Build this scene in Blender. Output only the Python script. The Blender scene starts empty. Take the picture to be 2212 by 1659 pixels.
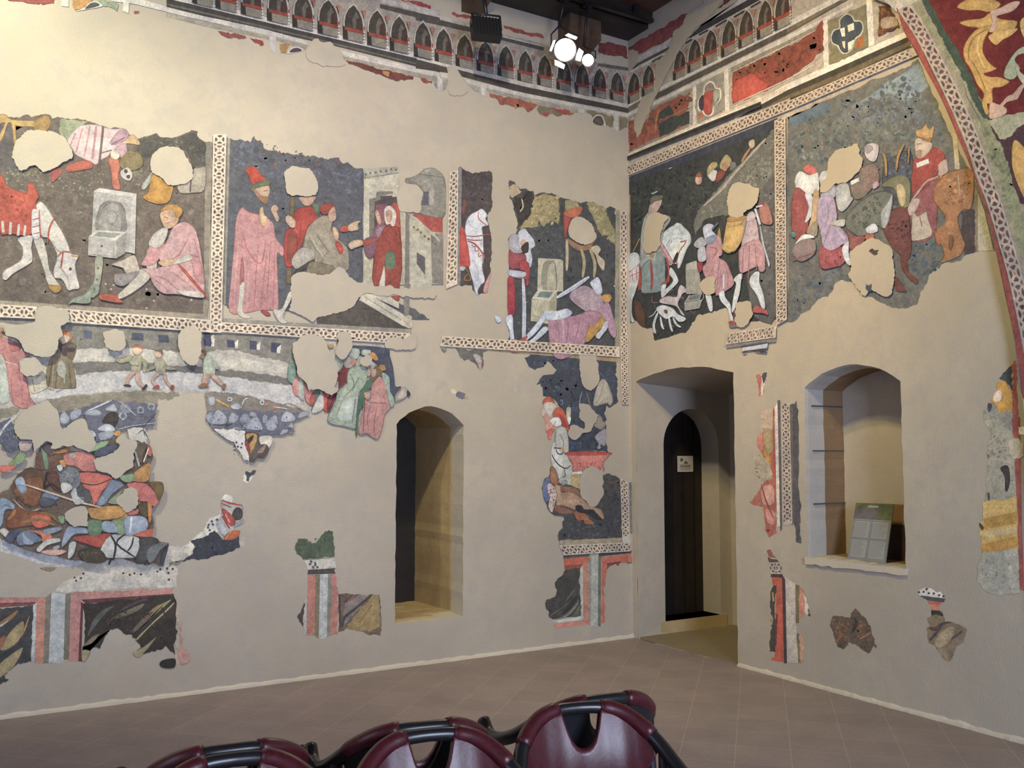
import bpy, bmesh, math, random
from mathutils import Vector, Matrix
from mathutils.noise import noise as mnoise

# ------------------------------------------------------------------ camera
F_PX, W_PX, H_PX = 2018.46, 2212.0, 1659.0
CX, CY = W_PX / 2, H_PX / 2
CAM_H = 1.6
CR = Vector((0.857183, -0.515011, 0.000169))
CU = Vector((-0.037252, -0.061675, 0.997401))
CF = Vector((0.513662, 0.854962, 0.072052))
XR, YL = 5.12, 6.49            # right wall plane x = XR, left wall plane y = YL
scene = bpy.context.scene
col = scene.collection
cam_data = bpy.data.cameras.new('camera')
cam_data.sensor_width = 36.0
cam_data.lens = F_PX / W_PX * 36.0
cam_data.clip_start = 0.05
cam = bpy.data.objects.new('camera', cam_data)
col.objects.link(cam)
cam.matrix_world = Matrix(((CR.x, CU.x, -CF.x, 0), (CR.y, CU.y, -CF.y, 0), (CR.z, CU.z, -CF.z, CAM_H), (0, 0, 0, 1)))
scene.camera = cam
scene.view_settings.view_transform = 'Standard'
scene.view_settings.look = 'None'
scene.view_settings.gamma = 1.0
scene.view_settings.exposure = 0.0
scene.cycles.use_denoising = True
scene.cycles.max_bounces = 8
scene.cycles.diffuse_bounces = 5

# ------------------------------------------------------------------ light
world = bpy.data.worlds.new('world')
scene.world = world
world.use_nodes = True
world.node_tree.nodes['Background'].inputs[0].default_value = (0.55, 0.62, 0.75, 1)
world.node_tree.nodes['Background'].inputs[1].default_value = 0.0

def area(name, loc, target, sx, sy, power, colr):
    d = bpy.data.lights.new(name, 'AREA')
    d.shape = 'RECTANGLE'; d.size = sx; d.size_y = sy; d.energy = power; d.color = colr
    o = bpy.data.objects.new(name, d); col.objects.link(o)
    o.location = loc
    o.rotation_euler = (Vector(target) - Vector(loc)).to_track_quat('-Z', 'Y').to_euler()
    return o

def spot(name, loc, target, power, colr, angle, blend=0.6, radius=0.05):
    d = bpy.data.lights.new(name, 'SPOT')
    d.energy = power; d.color = colr; d.spot_size = math.radians(angle); d.spot_blend = blend; d.shadow_soft_size = radius
    o = bpy.data.objects.new(name, d); col.objects.link(o)
    o.location = loc
    o.rotation_euler = (Vector(target) - Vector(loc)).to_track_quat('-Z', 'Y').to_euler()
    return o

#LIGHTS_BEGIN
LIGHTS = [
    ('a', 'daylight_side_window', (-2.40, 2.6, 2.0), (3.0, 5.0, 1.2), (1.5, 2.2), 32, (0.70, 0.80, 1.0)),
    ('a', 'daylight_back_window', (1.6, -2.90, 2.1), (3.6, 5.0, 1.2), (2.4, 2.2), 545, (0.66, 0.76, 1.0)),
    ('s', 'track_spot_upper_left', (-0.8, 4.0, 5.1), (0.0, 6.49, 3.55), (80, 1.0), 770, (1.0, 0.93, 0.61)),
    ('s', 'track_spot_centre', (1.7, 3.4, 5.1), (3.2, 6.49, 2.6), (100, 1.0), 490, (1.0, 0.86, 0.625)),
    ('s', 'track_spot_right', (2.3, 3.6, 5.1), (5.12, 4.6, 3.5), (66, 1.0), 322, (1.0, 0.68, 0.41)),
    ('s', 'track_spot_right_low', (2.0, 3.2, 5.1), (5.12, 4.6, 2.2), (100, 1.0), 260, (1.0, 0.84, 0.20)),
]
#LIGHTS_END
for ty, nm, lo, tg, sz, pw, cl in LIGHTS:
    if ty == 'a': area(nm, lo, tg, sz[0], sz[1], pw, cl)
    else: spot(nm, lo, tg, pw, cl, sz[0], sz[1], 0.08)

# ------------------------------------------------------------------ helpers
def ray(x, y):
    return CF * F_PX + CR * (x - CX) - CU * (y - CY)

def hit(px, py, axis, value):
    d = ray(px, py)
    if axis == 'z':
        t = (value - CAM_H) / d.z
    elif axis == 'x':
        t = value / d.x
    else:
        t = value / d.y
    return Vector((d.x * t, d.y * t, d.z * t + CAM_H))

def lin(c):
    return c / 12.92 if c <= 0.04045 else ((c + 0.055) / 1.055) ** 2.4

def hexlin(h):
    return tuple(lin(int(h[i:i + 2], 16) / 255.0) for i in (0, 2, 4))

def link_mesh(name, bm, mats, parent=None, smooth=False):
    me = bpy.data.meshes.new(name)
    bm.to_mesh(me); bm.free()
    for m in (mats if isinstance(mats, (list, tuple)) else [mats]):
        me.materials.append(m)
    if smooth:
        for p in me.polygons:
            p.use_smooth = True
    o = bpy.data.objects.new(name, me)
    col.objects.link(o)
    if parent is not None:
        o.parent = parent
    return o

def tag(o, label=None, cat=None, group=None, kind=None):
    if label: o['label'] = label
    if cat: o['category'] = cat
    if group: o['group'] = group
    if kind: o['kind'] = kind
    return o

def empty(name, loc=(0, 0, 0), rz=0.0):
    o = bpy.data.objects.new(name, None)
    o.empty_display_size = 0.1
    col.objects.link(o)
    o.location = loc
    o.rotation_euler = (0, 0, rz)
    return o

def add_box(bm, x0, x1, y0, y1, z0, z1, mi=0, M=None):
    vs = [bm.verts.new((x, y, z)) for x in (x0, x1) for y in (y0, y1) for z in (z0, z1)]
    if M is not None:
        for v in vs: v.co = M @ v.co
    for f in ((0, 1, 3, 2), (4, 6, 7, 5), (0, 4, 5, 1), (2, 3, 7, 6), (0, 2, 6, 4), (1, 5, 7, 3)):
        fc = bm.faces.new([vs[i] for i in f]); fc.material_index = mi
    return vs

def catmull(pts, n, closed):
    out = []
    m = len(pts)
    for i in range(m if closed else m - 1):
        p0 = pts[(i - 1) % m] if closed or i > 0 else pts[i]
        p1 = pts[i]
        p2 = pts[(i + 1) % m]
        p3 = pts[(i + 2) % m] if closed or i + 2 < m else p2
        for k in range(n):
            t = k / n
            out.append(tuple(0.5 * ((2 * b) + (-a + c) * t + (2 * a - 5 * b + 4 * c - d) * t * t + (-a + 3 * b - 3 * c + d) * t ** 3)
                             for a, b, c, d in zip(p0, p1, p2, p3)))
    if not closed:
        out.append(tuple(pts[-1]))
    return out

def add_tube(bm, pts, radii, seg=12, mi=0, cap=True):
    pts = [Vector(p) for p in pts]
    if not isinstance(radii, (list, tuple)):
        radii = [radii] * len(pts)
    rings = []
    up = None
    for i, p in enumerate(pts):
        d = (pts[min(i + 1, len(pts) - 1)] - pts[max(i - 1, 0)]).normalized()
        if up is None:
            up = Vector((0, 0, 1)) if abs(d.z) < 0.9 else Vector((1, 0, 0))
        a = d.cross(up)
        if a.length < 1e-5: a = d.cross(Vector((1, 0, 0)))
        a.normalize(); b = a.cross(d).normalized()
        up = b
        rings.append([bm.verts.new(p + (a * math.cos(2 * math.pi * k / seg) + b * math.sin(2 * math.pi * k / seg)) * radii[i]) for k in range(seg)])
    for i in range(len(rings) - 1):
        for k in range(seg):
            f = bm.faces.new((rings[i][k], rings[i][(k + 1) % seg], rings[i + 1][(k + 1) % seg], rings[i + 1][k]))
            f.material_index = mi; f.smooth = True
    if cap:
        for r in (list(reversed(rings[0])), rings[-1]):
            f = bm.faces.new(r); f.material_index = mi

# ------------------------------------------------------------------ materials
def nodes_of(name):
    m = bpy.data.materials.new(name); m.use_nodes = True
    nt = m.node_tree
    return m, nt, nt.nodes['Principled BSDF']

def nd(nt, t, **kw):
    n = nt.nodes.new(t)
    for k, v in kw.items():
        if k in ('noise_dimensions', 'blend_type', 'data_type', 'operation', 'attribute_name', 'feature'):
            setattr(n, k, v)
        else:
            n.inputs[k].default_value = v
    return n

def mixc(nt, fac, a, b, blend='MIX'):
    n = nt.nodes.new('ShaderNodeMix'); n.data_type = 'RGBA'; n.blend_type = blend
    for s, v in ((0, fac), (6, a), (7, b)):
        if hasattr(v, 'node'):
            nt.links.new(v, n.inputs[s])
        else:
            n.inputs[s].default_value = v
    return n.outputs[2]

def ramp(nt, src, p0, p1, c0=(0, 0, 0, 1), c1=(1, 1, 1, 1)):
    n = nt.nodes.new('ShaderNodeValToRGB')
    n.color_ramp.elements[0].position = p0; n.color_ramp.elements[0].color = c0
    n.color_ramp.elements[1].position = p1; n.color_ramp.elements[1].color = c1
    nt.links.new(src, n.inputs[0])
    return n.outputs[0]

def noise(nt, scale, detail=4.0, rough=0.55, vec=None):
    n = nd(nt, 'ShaderNodeTexNoise', Scale=scale, Detail=detail, Roughness=rough)
    if vec is None:
        g = nt.nodes.new('ShaderNodeNewGeometry')
        vec = g.outputs['Position']
    nt.links.new(vec, n.inputs['Vector'])
    return n.outputs[0]

def bump(nt, bs, height, strength=0.3, dist=0.01):
    b = nd(nt, 'ShaderNodeBump', Strength=strength, Distance=dist)
    nt.links.new(height, b.inputs['Height'])
    nt.links.new(b.outputs[0], bs.inputs['Normal'])

PLASTER = (0.47, 0.425, 0.368)

def make_plaster(name, base=PLASTER, var=0.10, speck=True):
    m, nt, bs = nodes_of(name)
    a = tuple(min(1, c * (1 - var)) for c in base) + (1,)
    b = tuple(min(1, c * (1 + var)) for c in base) + (1,)
    big = noise(nt, 1.3, 5, 0.6)
    c = mixc(nt, ramp(nt, big, 0.3, 0.7), a, b)
    mid = noise(nt, 9.0, 6, 0.65)
    grey = (base[0] * 0.90, base[1] * 0.93, base[2] * 1.02, 1)
    c = mixc(nt, ramp(nt, mid, 0.45, 0.75), c, grey)
    fine = noise(nt, 90.0, 3, 0.6)
    if speck:
        c = mixc(nt, ramp(nt, fine, 0.64, 0.80), c, (min(1, base[0] * 1.3), min(1, base[1] * 1.3), min(1, base[2] * 1.3), 1))
        wear = noise(nt, 4.5, 8, 0.75)
        c = mixc(nt, ramp(nt, wear, 0.66, 0.74), c, (base[0] * 1.22, base[1] * 1.24, base[2] * 1.3, 1))
    nt.links.new(c, bs.inputs['Base Color'])
    bs.inputs['Roughness'].default_value = 0.92
    bs.inputs['Specular IOR Level'].default_value = 0.15
    h = nt.nodes.new('ShaderNodeMath'); h.operation = 'ADD'
    nt.links.new(mid, h.inputs[0]); nt.links.new(fine, h.inputs[1])
    bump(nt, bs, h.outputs[0], 0.35, 0.008)
    return m

def make_fresco():
    m, nt, bs = nodes_of('fresco_paint')
    at = nt.nodes.new('ShaderNodeAttribute'); at.attribute_name = 'Col'
    c = at.outputs['Color']
    n0 = noise(nt, 5.0, 6, 0.7)
    c = mixc(nt, 0.8, c, ramp(nt, n0, 0.28, 0.72, (0.74, 0.75, 0.80, 1), (1.26, 1.22, 1.14, 1)), 'MULTIPLY')
    n1 = noise(nt, 19.0, 5, 0.7)
    c = mixc(nt, 0.9, c, ramp(nt, n1, 0.28, 0.72, (0.66, 0.68, 0.72, 1), (1.36, 1.30, 1.24, 1)), 'MULTIPLY')
    n2 = noise(nt, 70.0, 3, 0.6)
    c = mixc(nt, 0.6, c, ramp(nt, n2, 0.3, 0.7, (0.66, 0.66, 0.66, 1), (1.3, 1.3, 1.3, 1)), 'MULTIPLY')
    n3 = noise(nt, 32.0, 8, 0.8)
    c = mixc(nt, ramp(nt, n3, 0.68, 0.78, (0, 0, 0, 1), (0.45, 0.45, 0.45, 1)), c, PLASTER + (1,))
    nt.links.new(c, bs.inputs['Base Color'])
    bs.inputs['Roughness'].default_value = 0.85
    bs.inputs['Specular IOR Level'].default_value = 0.2
    return m

def simple(name, colr, rough=0.6, nscale=None, var=0.25, metal=0.0, bumpv=0.0, spec=0.5):
    m, nt, bs = nodes_of(name)
    if nscale:
        n = noise(nt, nscale, 5, 0.6)
        c = mixc(nt, ramp(nt, n, 0.3, 0.7), tuple(x * (1 - var) for x in colr) + (1,), tuple(min(1, x * (1 + var)) for x in colr) + (1,))
        nt.links.new(c, bs.inputs['Base Color'])
        if bumpv: bump(nt, bs, n, bumpv, 0.01)
    else:
        bs.inputs['Base Color'].default_value = colr + (1,)
    bs.inputs['Roughness'].default_value = rough
    bs.inputs['Metallic'].default_value = metal
    bs.inputs['Specular IOR Level'].default_value = spec
    return m

def emit(name, colr, strength):
    m, nt, bs = nodes_of(name)
    bs.inputs['Base Color'].default_value = (0.8, 0.8, 0.8, 1)
    bs.inputs['Emission Color'].default_value = colr + (1,)
    bs.inputs['Emission Strength'].default_value = strength
    return m

def make_floor():
    m, nt, bs = nodes_of('terracotta_tiles')
    g = nt.nodes.new('ShaderNodeNewGeometry')
    mp = nt.nodes.new('ShaderNodeMapping'); mp.vector_type = 'TEXTURE'
    mp.inputs['Location'].default_value = (2.94865, 5.48207, 0)
    mp.inputs['Rotation'].default_value = (0, 0, math.radians(44.3))
    nt.links.new(g.outputs['Position'], mp.inputs['Vector'])
    br = nt.nodes.new('ShaderNodeTexBrick')
    br.offset = 0.0; br.squash = 1.0
    nt.links.new(mp.outputs[0], br.inputs['Vector'])
    br.inputs['Scale'].default_value = 1.0
    br.inputs['Brick Width'].default_value = 0.2865
    br.inputs['Row Height'].default_value = 0.2865
    br.inputs['Mortar Size'].default_value = 0.0024
    br.inputs['Mortar Smooth'].default_value = 0.4
    br.inputs['Bias'].default_value = 0.0
    br.inputs['Color1'].default_value = (0.31, 0.255, 0.255, 1)
    br.inputs['Color2'].default_value = (0.28, 0.235, 0.238, 1)
    br.inputs['Mortar'].default_value = (0.41, 0.345, 0.31, 1)
    n1 = noise(nt, 3.0, 6, 0.6)
    c = mixc(nt, 0.5, br.outputs['Color'], ramp(nt, n1, 0.3, 0.7, (0.75, 0.75, 0.78, 1), (1.2, 1.17, 1.12, 1)), 'MULTIPLY')
    n2 = noise(nt, 40.0, 4, 0.6)
    c = mixc(nt, 0.3, c, ramp(nt, n2, 0.3, 0.7, (0.75, 0.75, 0.75, 1), (1.2, 1.2, 1.2, 1)), 'MULTIPLY')
    # scuffs: pale drag marks stretched along the wall
    mp2 = nt.nodes.new('ShaderNodeMapping')
    mp2.inputs['Rotation'].default_value = (0, 0, math.radians(-20)); mp2.inputs['Scale'].default_value = (0.7, 22, 1)
    nt.links.new(g.outputs['Position'], mp2.inputs['Vector'])
    n3 = noise(nt, 1.4, 3, 0.5, mp2.outputs[0])
    c = mixc(nt, ramp(nt, n3, 0.66, 0.74, (0, 0, 0, 1), (0.22, 0.22, 0.22, 1)), c, (0.42, 0.36, 0.31, 1))
    nt.links.new(c, bs.inputs['Base Color'])
    bs.inputs['Roughness'].default_value = 0.62
    bs.inputs['Specular IOR Level'].default_value = 0.3
    bump(nt, bs, n2, 0.15, 0.004)
    return m

M_PLASTER = make_plaster('lime_plaster')
M_WHITE = make_plaster('daylit_lime_edge', (0.46, 0.44, 0.415), 0.08)  # front band of the niche; cool daylight painted into the lime colour
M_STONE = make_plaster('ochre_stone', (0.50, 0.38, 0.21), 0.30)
M_NSTONE = make_plaster('warm_bounce_stone', (0.25, 0.165, 0.095), 0.2)  # deeper niche stone; warm bounced light painted into its brown
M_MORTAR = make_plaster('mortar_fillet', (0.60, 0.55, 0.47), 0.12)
M_FRESCO = make_fresco()
M_FLOOR = make_floor()
M_DARKWOOD = simple('dark_beam_wood', (0.020, 0.017, 0.016), 0.55, 6.0, 0.4)
M_BROWNWOOD = simple('brown_ceiling_wood', (0.085, 0.042, 0.028), 0.7, 5.0, 0.4)
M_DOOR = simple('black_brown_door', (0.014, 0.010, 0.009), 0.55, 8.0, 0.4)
M_BLACK = simple('black_enamel', (0.012, 0.012, 0.014), 0.32)
M_BLACKMATT = simple('black_matt_metal', (0.010, 0.011, 0.015), 0.5)
M_LEATHER = simple('burgundy_leather', (0.060, 0.007, 0.012), 0.38, 60.0, 0.25, bumpv=0.05)
M_CORBEL = simple('corbel_wood', (0.085, 0.055, 0.038), 0.7, 7.0, 0.3)
M_BROWNBOARD = simple('red_brown_board', (0.055, 0.028, 0.022), 0.6, 9.0, 0.3)
M_TANBOARD = simple('tan_board', (0.24, 0.14, 0.07), 0.7, 9.0, 0.2)
M_PAPER = simple('paper', (0.50, 0.48, 0.47), 0.8)
M_PRINT = simple('grey_print', (0.12, 0.11, 0.12), 0.8)
M_METALGREY = simple('worn_steel', (0.25, 0.25, 0.27), 0.35, None, 0, 1.0)
M_LAMP = emit('lit_lamp', (1.0, 0.90, 0.72), 22.0)

# ------------------------------------------------------------------ room
def arch_loop(u0, u1, zs, crown, z0, n=14):
    """opening outline in (u, z): bottom-left, bottom-right, then the arch back to the left"""
    pts = [(u0, z0), (u1, z0)]
    half = (u1 - u0) / 2; rise = crown - zs
    R = (half * half + rise * rise) / (2 * rise)
    cx_, cz_ = (u0 + u1) / 2, crown - R
    a = math.asin(min(1, half / R))
    for i in range(n + 1):
        t = a - 2 * a * i / n
        pts.append((cx_ + R * math.sin(t), cz_ + R * math.cos(t)))
    return pts

def roughen(pts, amp, step, seed):
    rnd = random.Random(seed)
    out = []
    for i, p in enumerate(pts):
        q = pts[(i + 1) % len(pts)]
        L = math.hypot(q[0] - p[0], q[1] - p[1]); k = max(1, int(L / step))
        for j in range(k):
            t = j / k
            out.append((p[0] + (q[0] - p[0]) * t + rnd.uniform(-amp, amp), p[1] + (q[1] - p[1]) * t + rnd.uniform(-amp, amp)))
    return out

def wall_with_holes(name, outer, holes, to3d, mat):
    bm = bmesh.new()
    edges = []
    for loop in [outer] + holes:
        vs = [bm.verts.new(to3d(u, z)) for u, z in loop]
        for i in range(len(vs)):
            edges.append(bm.edges.new((vs[i], vs[(i + 1) % len(vs)])))
    bmesh.ops.triangle_fill(bm, use_beauty=True, use_dissolve=False, edges=edges)
    o = link_mesh(name, bm, mat)
    return tag(o, kind='structure')

def tunnel(name, loops, mats, parent=None):
    """loops: list of (points3d list, material index of the segment that follows)"""
    bm = bmesh.new()
    rings = [[bm.verts.new(p) for p in lp] for lp, _ in loops]
    for i in range(len(rings) - 1):
        n = len(rings[i])
        for k in range(n):
            f = bm.faces.new((rings[i][k], rings[i][(k + 1) % n], rings[i + 1][(k + 1) % n], rings[i + 1][k]))
            f.material_index = loops[i][1]
    return link_mesh(name, bm, mats, parent)

def struct(name, bm, mats, kind='structure', smooth=False):
    return tag(link_mesh(name, bm, mats, None, smooth), kind=kind)

XMIN, YMIN, ZTOP = -2.5, -3.0, 5.42
bm = bmesh.new(); add_box(bm, XMIN, 6.4, YMIN, 6.9, -0.12, 0.0)
struct('floor', bm, M_FLOOR)
bm = bmesh.new(); add_box(bm, XMIN - 0.3, XR + 0.3, YMIN - 0.3, YL + 0.3, ZTOP, ZTOP + 0.1)
struct('ceiling', bm, M_BROWNWOOD)
bm = bmesh.new(); add_box(bm, XMIN - 0.2, XMIN, YMIN, YL, 0, ZTOP); struct('wall_west', bm, M_PLASTER)
bm = bmesh.new(); add_box(bm, XMIN, XR, YMIN - 0.2, YMIN, 0, ZTOP); struct('wall_back', bm, M_PLASTER)

WIN_L = roughen(arch_loop(2.885, 3.455, 1.80, 1.945, 0.325), 0.004, 0.06, 3)
wall_with_holes('wall_left', [(XMIN, 0), (XR, 0), (XR, ZTOP), (XMIN, ZTOP)], [WIN_L], lambda u, z: (u, YL, z), M_PLASTER)
NICHE = roughen(arch_loop(3.772, 4.545, 2.045, 2.175, 0.868), 0.004, 0.06, 4)
DY0, DY1 = 5.235, 6.42
door_arch = arch_loop(DY0, DY1, 2.205, 2.285, 0.0)[2:][::-1]
outerR = [(YMIN, 0), (DY0, 0)] + roughen([(DY0, 0.001)] + door_arch + [(DY1, 0.001)], 0.004, 0.08, 5)[:-1] + [(DY1, 0), (YL, 0), (YL, ZTOP), (YMIN, ZTOP)]
wall_with_holes('wall_right', outerR, [NICHE], lambda u, z: (XR, u, z), M_PLASTER)

# window recess in the left wall
def ring_y(loop, y, grow=0.0, cxy=(3.17, 1.1)):
    return [(u + (u - cxy[0]) * grow, y, z + (z - cxy[1]) * grow) for u, z in loop]
o = tunnel('window_1', [(ring_y(WIN_L, YL), 0), (ring_y(WIN_L, YL + 0.20, -0.012), 1), (ring_y(WIN_L, YL + 0.225, -0.02), 1), (ring_y(WIN_L, YL + 0.88, 0.0), 1)], [M_MORTAR, M_STONE])  # pale front and ochre stone depth also paint in daylight and warm bounce
tag(o, 'deep arched window recess in the left wall', kind='structure')
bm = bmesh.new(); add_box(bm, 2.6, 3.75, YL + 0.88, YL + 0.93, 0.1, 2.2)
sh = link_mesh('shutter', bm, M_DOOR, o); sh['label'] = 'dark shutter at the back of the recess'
bm = bmesh.new()
rnd = random.Random(8)
for i in range(9):
    x0 = 2.9 + rnd.uniform(0, 0.35); y0 = YL + 0.05 + i * 0.085
    add_box(bm, max(2.9, x0 - 0.2), min(3.43, x0 + 0.25), y0, y0 + 0.075, 0.315, 0.335 + rnd.uniform(0, 0.012))
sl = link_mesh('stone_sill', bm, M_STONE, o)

# niche in the right wall
def ring_x(loop, x, grow=0.0, c=(4.16, 1.4)):
    return [(x, u + (u - c[0]) * grow, z + (z - c[1]) * grow) for u, z in loop]
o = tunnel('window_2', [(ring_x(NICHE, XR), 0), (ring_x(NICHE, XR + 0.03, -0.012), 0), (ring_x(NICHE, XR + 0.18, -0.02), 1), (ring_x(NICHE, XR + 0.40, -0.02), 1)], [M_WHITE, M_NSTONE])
tag(o, 'arched wall niche in the right wall', kind='structure')
bm = bmesh.new(); add_box(bm, XR + 0.385, XR + 0.42, 3.6, 4.7, 0.75, 2.3)
link_mesh('niche_back', bm, M_PLASTER, o)
bm = bmesh.new()
for z in (1.92, 1.605, 1.235):
    add_box(bm, XR + 0.06, XR + 0.38, 4.533, 4.545, z - 0.005, z + 0.005)
link_mesh('mortar_joint', bm, simple('dark_joint', (0.09, 0.075, 0.065), 0.9), o)  # dark mortar lines between the stone blocks
bm = bmesh.new()
sp = roughen([(3.76, 0.835), (4.56, 0.825), (4.56, 0.875), (3.76, 0.875)], 0.006, 0.05, 12)
fr = [bm.verts.new((XR - 0.02, u, z)) for u, z in sp]; bk = [bm.verts.new((XR + 0.39, u, z)) for u, z in sp]
bm.faces.new(fr); bm.faces.new(list(reversed(bk)))
for i in range(len(fr)):
    bm.faces.new((fr[i], bk[i], bk[(i + 1) % len(fr)], fr[(i + 1) % len(fr)]))
link_mesh('sill', bm, M_MORTAR, o)

# doorway through the thick right wall: passage with an arched side door
PY, PX1 = 6.44, 6.26
sd = arch_loop(5.44, 6.095, 1.66, 1.985, 0.115, 20)
wall_with_holes('wall_passage', [(XR - 0.0, 0), (PX1, 0), (PX1, 2.5), (XR - 0.0, 2.5)], [sd], lambda u, z: (u, PY if u > XR + 0.01 else DY1, z), M_PLASTER)
o = tunnel('door_1', [([(u, PY, z) for u, z in sd], 0), ([(u, PY + 0.23, z) for u, z in sd], 0)], [M_PLASTER])
tag(o, 'dark arched door in the side of the doorway', kind='structure')
bm = bmesh.new(); add_box(bm, 5.3, 6.2, PY + 0.23, PY + 0.27, 0.05, 2.1)
lf = link_mesh('door_leaf', bm, M_DOOR, o)
bm = bmesh.new()
for i in range(5):
    x = 5.46 + i * 0.135
    add_box(bm, x - 0.003, x + 0.003, PY + 0.222, PY + 0.231, 0.12, 1.95)
link_mesh('board_joint', bm, M_BLACK, lf)
bm = bmesh.new()
n = len(door_arch)
fr = [bm.verts.new((XR, u, z)) for u, z in door_arch]; bk = [bm.verts.new((PX1, u + (0.02 if u > 5.8 else -0.05), z - 0.08)) for u, z in door_arch]
for i in range(n - 1):
    bm.faces.new((fr[i], fr[i + 1], bk[i + 1], bk[i]))
struct('trim_1', bm, M_PLASTER)
bm = bmesh.new(); add_box(bm, XR + 0.004, PX1, DY0 - 0.12, DY0 - 0.002, 0, 2.2); struct('wall_jamb', bm, M_PLASTER)
bm = bmesh.new(); add_box(bm, PX1, PX1 + 0.06, DY0 - 0.1, PY, 0.0, 2.5)
o = tag(link_mesh('door_2', bm, M_DOOR), kind='structure')
bm = bmesh.new(); add_box(bm, PX1 - 0.02, PX1 + 0.001, PY - 0.10, PY, 0, 2.5); struct('trim_2', bm, M_PLASTER)
bm = bmesh.new()
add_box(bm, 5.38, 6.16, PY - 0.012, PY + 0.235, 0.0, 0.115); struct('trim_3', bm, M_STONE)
bm = bmesh.new(); add_box(bm, XR + 0.02, PX1, DY0, PY, 0.0, 0.012)
struct('floor_passage', bm, make_plaster('passage_floor', (0.26, 0.215, 0.14), 0.1, False))

def skirting(name, a, b, nrm, seed):
    bm = bmesh.new(); rnd = random.Random(seed)
    L = (Vector(b) - Vector(a)).length; n = int(L / 0.035)
    prev = None
    for i in range(n + 1):
        p = Vector(a).lerp(Vector(b), i / n)
        h = 0.020 + 0.014 * abs(mnoise(Vector((i * 0.21, seed, 0)))) + rnd.uniform(0, 0.008)
        d = 0.012 + 0.012 * abs(mnoise(Vector((i * 0.17, seed + 9, 0)))) + rnd.uniform(0, 0.005)
        ring = [bm.verts.new(p + Vector((0, 0, 0.0)) + Vector(nrm) * d), bm.verts.new(p + Vector((0, 0, h * 0.55)) + Vector(nrm) * d * 0.8), bm.verts.new(p + Vector((0, 0, h)))]
        if prev:
            for k in range(2):
                bm.faces.new((prev[k], ring[k], ring[k + 1], prev[k + 1]))
        prev = ring
    struct(name, bm, M_MORTAR)
skirting('baseboard_left', (XMIN, YL, 0), (XR, YL, 0), (0, -1, 0), 2)
skirting('baseboard_right', (XR, YMIN, 0), (XR, DY0, 0), (-1, 0, 0), 5)

# arch face standing slightly proud of the right wall
ARCH_X = XR - 0.06
edge_px = [(1933, -30), (1940, 28), (1953, 69), (1978, 110), (2001, 153), (2031, 208), (2054, 259), (2075, 310), (2089, 343), (2108, 393), (2133, 461), (2154, 557), (2171, 636), (2193, 740), (2209, 856)]
arch_pts = [(hit(x, y, 'x', ARCH_X).y, hit(x, y, 'x', ARCH_X).z) for x, y in edge_px]
arch_pts = [(arch_pts[0][0] + 0.3, ZTOP)] + arch_pts + [(2.93, 1.35), (2.92, 0.0), (1.2, 0.0), (1.2, ZTOP)]
bm = bmesh.new()
fr = [bm.verts.new((ARCH_X, u, z)) for u, z in arch_pts]; bk = [bm.verts.new((XR - 0.001, u, z)) for u, z in arch_pts]
bm.faces.new(fr)
for i in range(len(fr)):
    bm.faces.new((fr[i], bk[i], bk[(i + 1) % len(fr)], fr[(i + 1) % len(fr)]))
struct('wall_arch', bm, M_PLASTER)

# roof timbers
bm = bmesh.new(); add_box(bm, XMIN, XR - 0.001, 6.20, YL - 0.001, 5.30, ZTOP - 0.001)
add_box(bm, XMIN, XR - 0.001, 6.14, 6.20, 5.345, ZTOP - 0.001)
tag(link_mesh('ceiling_beam', bm, M_DARKWOOD), kind='structure')
for i, (x0, x1) in enumerate(((4.36, 4.68), (3.42, 3.60))):
    bm = bmesh.new()
    vs = add_box(bm, x0, x1, 6.30, YL - 0.001, 5.06 + 0.09 * i, 5.299)
    for v in vs:
        if v.co.y < 6.35 and v.co.z < 5.2: v.co.z += 0.07
    o = link_mesh('corbel', bm, M_CORBEL)
    tag(o, ['brown wooden corbel under the beam behind the lit spotlights', 'brown wooden corbel under the beam left of the black floodlight'][i], 'corbel', 'wooden corbels under the beam')
for i, y in enumerate((5.0, 3.6, 2.2)):
    bm = bmesh.new(); add_box(bm, XMIN, XR - 0.08, y, y + 0.18, 5.18, ZTOP - 0.001)
    tag(link_mesh('ceiling_beam', bm, M_BROWNWOOD), kind='structure')

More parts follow.
